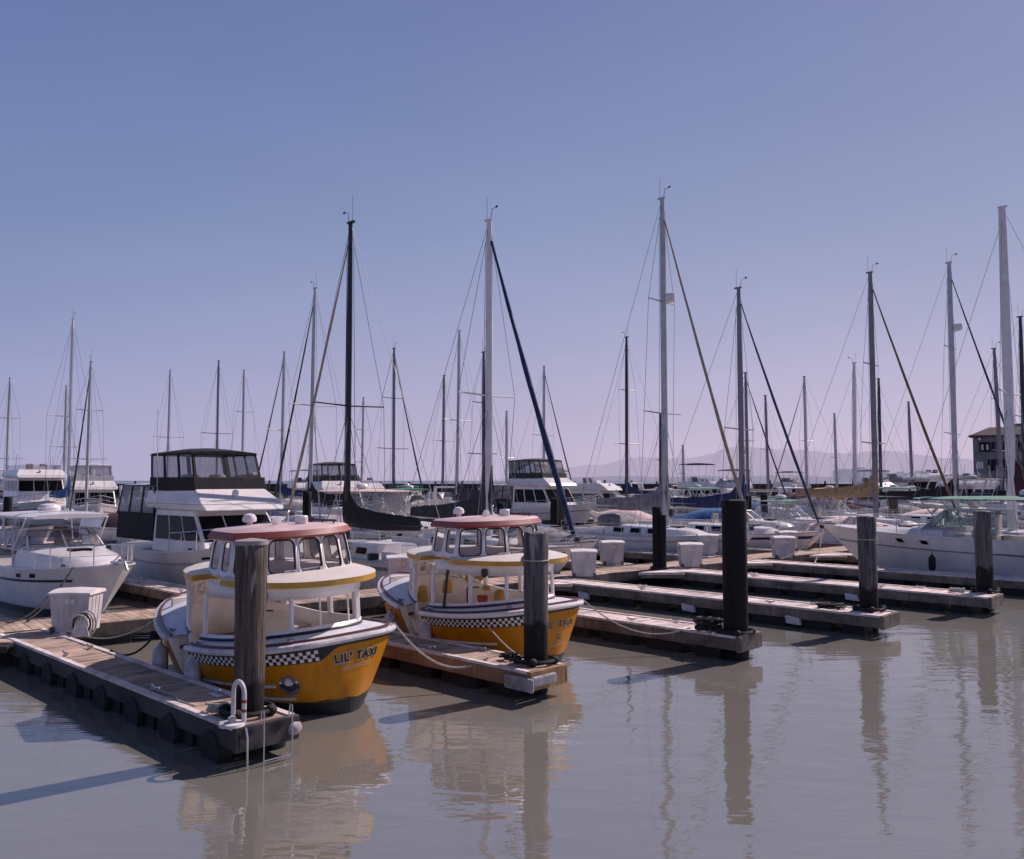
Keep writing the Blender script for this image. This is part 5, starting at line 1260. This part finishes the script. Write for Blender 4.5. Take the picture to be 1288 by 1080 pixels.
express('white cuddy boat with teal bimini right of the thick black piling', P(-22.0, 46.2), OUT, 7.0, 2.5, 1.25, .95, ws=.02, top='canvas', topm=tealfab, tx=(-.25, .02), tz=1.45, rubm=bluefab, detail=1)
skiff('white skiff under a white cover near the tan jib', P(-18.2, 44.6), OUT, 6.2, 2.3, .95, white, pinkfab, motor=False)
express('white motor boat with pale bimini between the navy jib and the tan boom cover', P(-22.5, 53.6), OUT, 7.5, 2.6, 1.35, 1.0, ws=.02, top='canvas', topm=pinkfab, tx=(-.25, .04), tz=1.6, rubm=greyfab, detail=1)

# ------------------------------------------------------------------ second and third rows of boats further back
def far(px, D): x, y = at(px, D); return Vector((x, y, 0))
flybridge('broad white trawler yacht with wraparound dark windows at the far left', far(46, 72), R(-52), 11.5, 4.4, frame_only=True, hh=1.9, zb=2.0, zs=1.6, hx=(-.30, .28), winh=(.52, .90), detail=1, stripe=greyfab, topm=None, encl=None, et=1.3)
flybridge('white flybridge cruiser with framed bridge behind the cuddy cruiser', far(118, 68), R(-58), 10.5, 3.8, encl=white2, glazing=vinyl, topm=white, hh=1.3, detail=1, et=1.2)
flybridge('flybridge cruiser with grey bimini behind the black mast', far(424, 62), R(-62), 10.5, 3.8, encl=charfab, glazing=vinyl, topm=charfab, hh=1.3, detail=1, stripe=black, bridge_m=white, et=1.2)
flybridge('flybridge cruiser with dark framed bridge enclosure beyond the deep blue jib', far(684, 72), ANG, 12.0, 4.2, encl=charfab, glazing=vinyl, topm=charfab, aft=charfab, hh=1.55, detail=1, et=1.45)
flybridge('pale blue hulled cabin cruiser beyond the black boom cover', far(462, 78), R(-70), 9.0, 3.2, hh=1.1, hullm=mat('pale_blue_hull', (.33, .42, .48), .4), detail=1, topm=None, frame_only=False)
express('motor boat with peach awning beyond the black boom cover', far(485, 42), R(-20), 9.0, 3.2, 1.5, 1.1, ws=.06, top='canvas', topm=pinkfab, tx=(-.34, .10), tz=1.95, side_curt=vinyl, detail=1, rubm=greyfab)
flybridge('boxy houseboat with square windows beyond the second taxi boat', far(738, 82), R(-35), 9.5, 3.6, hh=1.05, hullm=white2, zb=1.5, zs=1.3, hx=(-.36, .34), winh=(.30, .80), detail=1, house_win=mat('dull_window', (.09, .09, .11), .2), topm=None)
express('sport cruiser with white radar arch beyond the grey boom cover', far(842, 82), R(-30), 11.0, 3.8, 1.9, 1.5, ws=.04, arch=True, detail=1, rubm=black, wsh=.8)
flybridge('far flybridge cruiser with small dark bimini', far(884, 92), R(-28), 11.0, 3.9, topm=charfab, hh=1.2, detail=1, et=1.9)
express('white sport boat under the blue boom cover', far(962, 62), R(-25), 8.0, 2.8, 1.4, 1.1, ws=.04, arch=True, detail=1, rubm=bluefab)
skiff('wooden boat with orange varnished topsides and cover', far(1042, 84), R(-25), 9.5, 3.0, 2.0, orange, orange, motor=False)
skiff('boat with dark red cover left of the orange one', far(1016, 80), R(-60), 6.0, 2.2, 1.9, white, maroonfab, motor=False)
flybridge('white and blue fishing boat far beyond the tan jib', far(1166, 104), R(-160), 12, 4.2, hh=1.6, hullm=mat('blue_white_hull', (.30, .33, .48), .5), detail=1, stripe=bluefab, topm=None, zb=2.6, zs=1.8)
flybridge('low grey harbour launch left of the fishing boat', far(1134, 112), R(10), 8, 3.4, hh=1.6, hullm=greyhull, detail=1, bridge_m=greyfab, topm=None, zb=1.6, zs=1.4)
express('white cruiser with tall frames right of the tan boom cover', far(1250, 62), R(-30), 10.0, 3.5, 1.9, 1.4, ws=.03, top='canvas', topm=charfab, tx=(-.3, .05), tz=2.2, detail=1)
flybridge('white trawler behind the big maroon covered sloop', far(1215, 78), R(-150), 11.5, 4.0, hh=1.5, detail=1, topm=None, frame_only=True)

# far sailing boats: bearing, distance, height of masthead on the view, colour, heading, cover, jib
FAR = [
 (9, 80, 475, alu, 'out', None, None, 'far bare masted sloop at the extreme left edge'),
 (81, 84, 485, alu, 'in', None, None, 'far sloop whose mast stands just left of the tallest left hand mast'),
 (87, 66, 400, whitemast, 'out', brightblue, None, 'sloop with the tallest mast on the left and bright blue sail cover'),
 (110, 60, 455, alu, 'in', None, darkmast, 'sloop with dark furled jib leaning from its left hand mast'),
 (211, 92, 465, alu, 'in', None, None, 'far sloop whose mast rises left of the black bridge enclosure'),
 (273, 86, 453, greymast, 'out', None, None, 'far sloop whose mast rises from behind the black bridge canopy'),
 (305, 88, 465, alu, 'in', None, None, 'far sloop whose mast rises at the front of the black bridge canopy'),
 (354, 78, 442, alu, 'in', bluefab, darkmast, 'sloop with blue sail cover just right of the flybridge cruiser'),
 (391, 52, 361, alu, 'in', blackfab, blackmast, 'sloop with pale mast and black furled jib left of the black mast'),
 (495, 72, 437, greymast, 'out', slatefab, darkmast, 'sloop with slate blue sail cover right of the black mast'),
 (557, 88, 472, greymast, 'in', charfab, None, 'far sloop with shorter mast left of the thick white mast'),
 (575, 76, 415, alu, 'in', charfab, None, 'sloop with pale mast midway between the black mast and the thick white mast'),
 (608, 62, 442, darkmast, 'out', charfab, None, 'sloop with dark mast close beside the thick white mast'),
 (637, 98, 517, alu, 'in', None, None, 'very distant sloop just right of the thick white mast'),
 (684, 92, 460, alu, 'out', None, darkmast, 'sloop with dark jib right of the deep blue jib'),
 (788, 74, 423, darkmast, 'in', bluefab, None, 'sloop with slim dark mast and blue cover left of the tallest pale mast'),
 (830, 92, 520, darkmast, 'in', None, None, 'far dark masted boat half hidden by the tallest pale mast'),
 (940, 80, 468, greymast, 'out', bluefab, darkmast, 'sloop with dark jib just right of the grey mast'),
 (934, 96, 476, alu, 'in', None, None, 'distant sloop squeezed beside the grey mast'),
 (966, 100, 497, greymast, 'out', None, None, 'far sloop between the grey mast and the bare right hand mast'),
 (1014, 90, 473, alu, 'in', None, alu, 'far sloop with pale jib left of the mast with slate cover'),
 (1074, 70, 456, whitemast, 'in', slatefab, None, 'sloop with pale mast and slate cover left of the tan covered sloop'),
 (1107, 82, 476, darkmast, 'out', None, None, 'far dark masted sloop just right of the tan covered one'),
 (1147, 104, 505, greymast, 'out', None, None, 'far thin masted sloop beyond the tan jib'),
 (1259, 66, 437, greymast, 'out', bluefab, None, 'sloop with grey mast close left of the thick white mast at right'),
 (860, 108, 560, alu, 'out', None, None, 'tiny distant sloop right of the tallest pale mast'),
 (1288, 60, 397, darkmast, 'out', blackfab, None, 'dark masted sloop at the extreme right edge'),
 (455, 104, 500, alu, 'in', None, None, 'distant sloop just right of the black mast'),
 (1052, 110, 520, alu, 'out', None, None, 'tiny distant sloop left of the mast with slate cover'),
]
for i, (px, D, py, mc, hd, cv, jb, lab) in enumerate(FAR):
    x, y = at(px, D); zt = ztop(py, D); L = min(11, max(7.2, (zt-1.4)*.80))
    sailboat(lab, x, y, hd, L, zt, mc, .078+.0006*D, [white, white2, white, bluewhite][i % 4] if mc is not darkmast else white2, cv, jb, .075, (.48,) if i % 3 else (.36, .68), detail=1, stripe=[bluefab, greyfab, maroon, bluefab, tealfab][i % 5], yaw=rnd.uniform(-4, 4), lean=rnd.uniform(-.1, .25), bz=1.3, windex=(D < 75), cov_h=1.0)

# small craft and clutter lying between the rows
SM = [(185, 70, white, slatefab, 'skiff with slate cover beyond the aft enclosure of the flybridge cruiser'), (338, 56, white, bluefab, 'runabout with navy cover just right of the flybridge enclosure'), (365, 74, greyhull, None, 'open grey workboat beyond the navy covered runabout'),
      (540, 58, white, None, 'open white skiff between the black boom cover and second taxi boat'), (590, 52, white2, charfab, 'runabout with charcoal cover just left of the thick white mast'), (655, 46, white, brightblue, 'small boat with bright blue cover beyond the second taxi wheelhouse'),
      (708, 50, white2, None, 'open white workboat between the deep blue jib and the grey striped sloop'), (785, 56, white, pinkfab, 'runabout with pale cover beyond the grey striped sloop'), (905, 58, bluewhite, brightblue, 'boat with bright blue cover left of the blue boom cover'),
      (1000, 70, white, tealfab, 'runabout with teal cover beyond the navy jib'), (1085, 60, white2, None, 'open white boat below the tan boom cover'), (1130, 66, white, greyfab, 'runabout with grey cover beyond the express cruiser'), (1180, 60, white, pinkfab, 'boat with pale cover beyond the teal awning'), (1240, 48, white2, bluefab, 'runabout with navy cover right of the teal awning'),
      (30, 46, white, None, 'open white skiff beyond the cuddy cruiser'), (150, 48, white2, maroonfab, 'runabout with maroon cover left of the flybridge cruiser'), (420, 62, white, pinkfab, 'runabout with pale cover below the grey bimini')]
for i, (px, D, m, cv, lab) in enumerate(SM):
    skiff(lab, far(px, D), ANG+(math.pi if i % 2 else 0)+R(rnd.uniform(-8, 8)), rnd.uniform(5.5, 7.5), 2.3, rnd.uniform(.8, 1.1), m, cv, motor=True)
MO = [('white sport boat behind the flybridge cruiser bow', 352, 84, 'e'), ('white cabin boat far behind the pale mast with black jib', 385, 96, 'f'), ('small sport boat with dark arch below the slate sail cover', 505, 66, 'e'), ('low white cabin boat left of the thick white mast', 548, 82, 'e'), ('white cabin boat just right of the thick white mast', 628, 78, 'e'),
      ('small white cruiser left of the houseboat', 700, 96, 'f'), ('white sport boat right of the houseboat', 790, 70, 'e'), ('little cabin boat in front of the radar arch cruiser', 815, 64, 'e'), ('pale motor boat below the small dark bimini', 892, 74, 'e'), ('white cabin boat left of the grey mast', 916, 92, 'f'),
      ('sport boat far behind the blue boom cover', 985, 84, 'e'), ('white motor boat right of the navy jib', 1024, 62, 'e'), ('cabin boat behind the tan boom cover', 1068, 78, 'e'), ('white flybridge boat between the tan cover and the wrapped piling', 1102, 96, 'f'), ('sport boat behind the rope wrapped piling', 1140, 76, 'e'),
      ('white cabin boat below the black boom cover at right', 1182, 84, 'e'), ('sport boat in front of the grey building', 1228, 92, 'e'), ('white cruiser under the grey building at the right edge', 1274, 84, 'f'), ('far sport boat left of the black bridge canopy', 180, 92, 'e'), ('cabin boat at the extreme left behind the trawler yacht', 8, 92, 'f'),
      ('small cabin boat beyond the peach awning', 520, 98, 'e'), ('far white boat behind the deep blue jib', 662, 104, 'e'), ('far white boat beside the slim dark mast', 772, 104, 'e'), ('far sport boat under the tallest pale mast', 850, 112, 'e'), ('far cabin boat near the bare right hand mast', 998, 112, 'f'), ('far sport boat left of the low grey launch', 1088, 116, 'e')]
for i, (lab, px, D, k) in enumerate(MO):
    rz = ANG+R(rnd.choice([-20, 0, 15, 160, 180, 200, 60]))
    if k == 'e': express(lab, far(px, D), rz, rnd.uniform(7, 9.5), 2.9, rnd.uniform(1.4, 1.8), 1.15, ws=.04, top=[None, 'canvas', 'hard'][i % 3], topm=[bluefab, pinkfab, white, charfab, tealfab, greyfab][(i*5) % 6], tx=(-.3, .06), tz=1.7, rubm=[greyfab, bluefab, black][i % 3], detail=1, arch=(i % 3 == 0), glz=smoke, portn=1)
    else: flybridge(lab, far(px, D), rz, rnd.uniform(9, 11), 3.5, hh=1.15, detail=1, topm=[charfab, bluefab, None, pinkfab][i % 4], stripe=bluefab, et=1.3)
SM2 = [(372, 70, white, greyfab, 'grey covered skiff beyond the pale mast with black jib'), (470, 88, white2, bluefab, 'navy covered skiff far behind the black boom cover'), (600, 92, white, charfab, 'charcoal covered skiff beyond the dark mast'), (725, 80, bluewhite, tealfab, 'teal covered skiff beyond the short black piling'), (802, 84, white, bluefab, 'navy covered skiff right of the slim dark mast'), (870, 64, white2, greyfab, 'grey covered skiff left of the thick black piling'),
       (948, 74, white, brightblue, 'bright blue covered skiff right of the thick black piling'), (1040, 70, white, maroonfab, 'maroon covered skiff in front of the orange boat'), (1092, 70, bluewhite, bluefab, 'navy covered skiff beside the tan covered mast'), (1160, 70, white, charfab, 'charcoal covered skiff beyond the teal awning'), (1205, 70, white2, tealfab, 'teal covered skiff beyond the radome of the express cruiser'), (1262, 74, white, greyfab, 'grey covered skiff behind the maroon boom cover')]
for i, (px, D, m, cv, lab) in enumerate(SM2):
    skiff(lab, far(px, D), ANG+(math.pi if i % 2 else 0)+R(rnd.uniform(-25, 25)), rnd.uniform(5.5, 7.5), 2.3, rnd.uniform(.9, 1.3), m, cv, motor=True)
# back docks and pilings
for i, (px, D, ln, lab) in enumerate([(120, 46, 20, 'far dock at the left beyond the cuddy cruiser'), (560, 64, 36, 'far dock beyond the second taxi boat'), (960, 72, 44, 'far dock beyond the blue boom cover')]):
    t = thing('floating_walkway', lab, 'dock', far(px, D), WANG, 'far walkways')
    mb = MB(); planks(mb, -ln/2, ln/2, -.8, .8, DECK, .3); mb.build('deck', plankgrey, t, smooth=0)
    mb = MB(); mb.box(-ln/2, ln/2, -.88, -.81, .05, DECK+.01); mb.build('edge_beam', beam, t, smooth=0)
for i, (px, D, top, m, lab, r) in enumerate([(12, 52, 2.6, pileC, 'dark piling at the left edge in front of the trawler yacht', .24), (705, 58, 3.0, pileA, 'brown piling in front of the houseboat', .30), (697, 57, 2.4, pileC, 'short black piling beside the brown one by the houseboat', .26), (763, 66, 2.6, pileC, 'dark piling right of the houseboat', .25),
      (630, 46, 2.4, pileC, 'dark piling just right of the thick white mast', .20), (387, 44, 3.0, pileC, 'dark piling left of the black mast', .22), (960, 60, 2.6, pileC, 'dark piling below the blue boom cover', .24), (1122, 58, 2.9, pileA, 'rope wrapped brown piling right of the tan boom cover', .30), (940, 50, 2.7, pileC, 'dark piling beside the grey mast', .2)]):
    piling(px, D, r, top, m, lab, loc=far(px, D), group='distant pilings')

# mooring lines of the back row
line('dark mooring line from the cuddy cruiser to the walkway', P(-23.6, 8.3, 1.35), P(-21.4, 6.6, DECK+.05), .15, .022, roped)
line('second dark line low on the cuddy cruiser', P(-22.9, 7.6, .9), P(-21.5, 6.2, DECK+.05), .2, .02, roped)
line('pale mooring line from the flybridge cruiser to the back finger dock', P(-25.5, 13.0, 1.65), P(-22.6, 11.9, DECK+.05), .1, .02)
line('dark mooring line from the flybridge cruiser bow', P(-24.2, 13.1, 1.6), P(-22.2, 12.0, DECK+.05), .15, .018, roped)
line('pale mooring line from the express cruiser bow to its finger dock', P(-15.2, 34.3, 1.6), P(-14.5, 31.9, DECK+.05), .25, .018)
line('second pale mooring line from the express cruiser bow', P(-15.4, 34.6, 1.6), P(-16.2, 32.6, DECK+.05), .2, .018)
line('pale mooring line from the grey striped sloop stern', P(-28.6, 32.4, 1.0), P(-27.2, 31.8, DECK+.05), .1, .018)
line('pale mooring line from the blue jib sloop to the walkway', P(-19.6, 23.4, 1.2), P(-19.2, 25.2, DECK+.05), .2, .018)
rope_thing('rope_pile', 'dark pile of shore cable on the back finger dock by the flybridge cruiser', coil(P(-22.7, 11.7, DECK+.05), .35, 6, 0, .08, 22, .02), .03, rubber, 'cable')
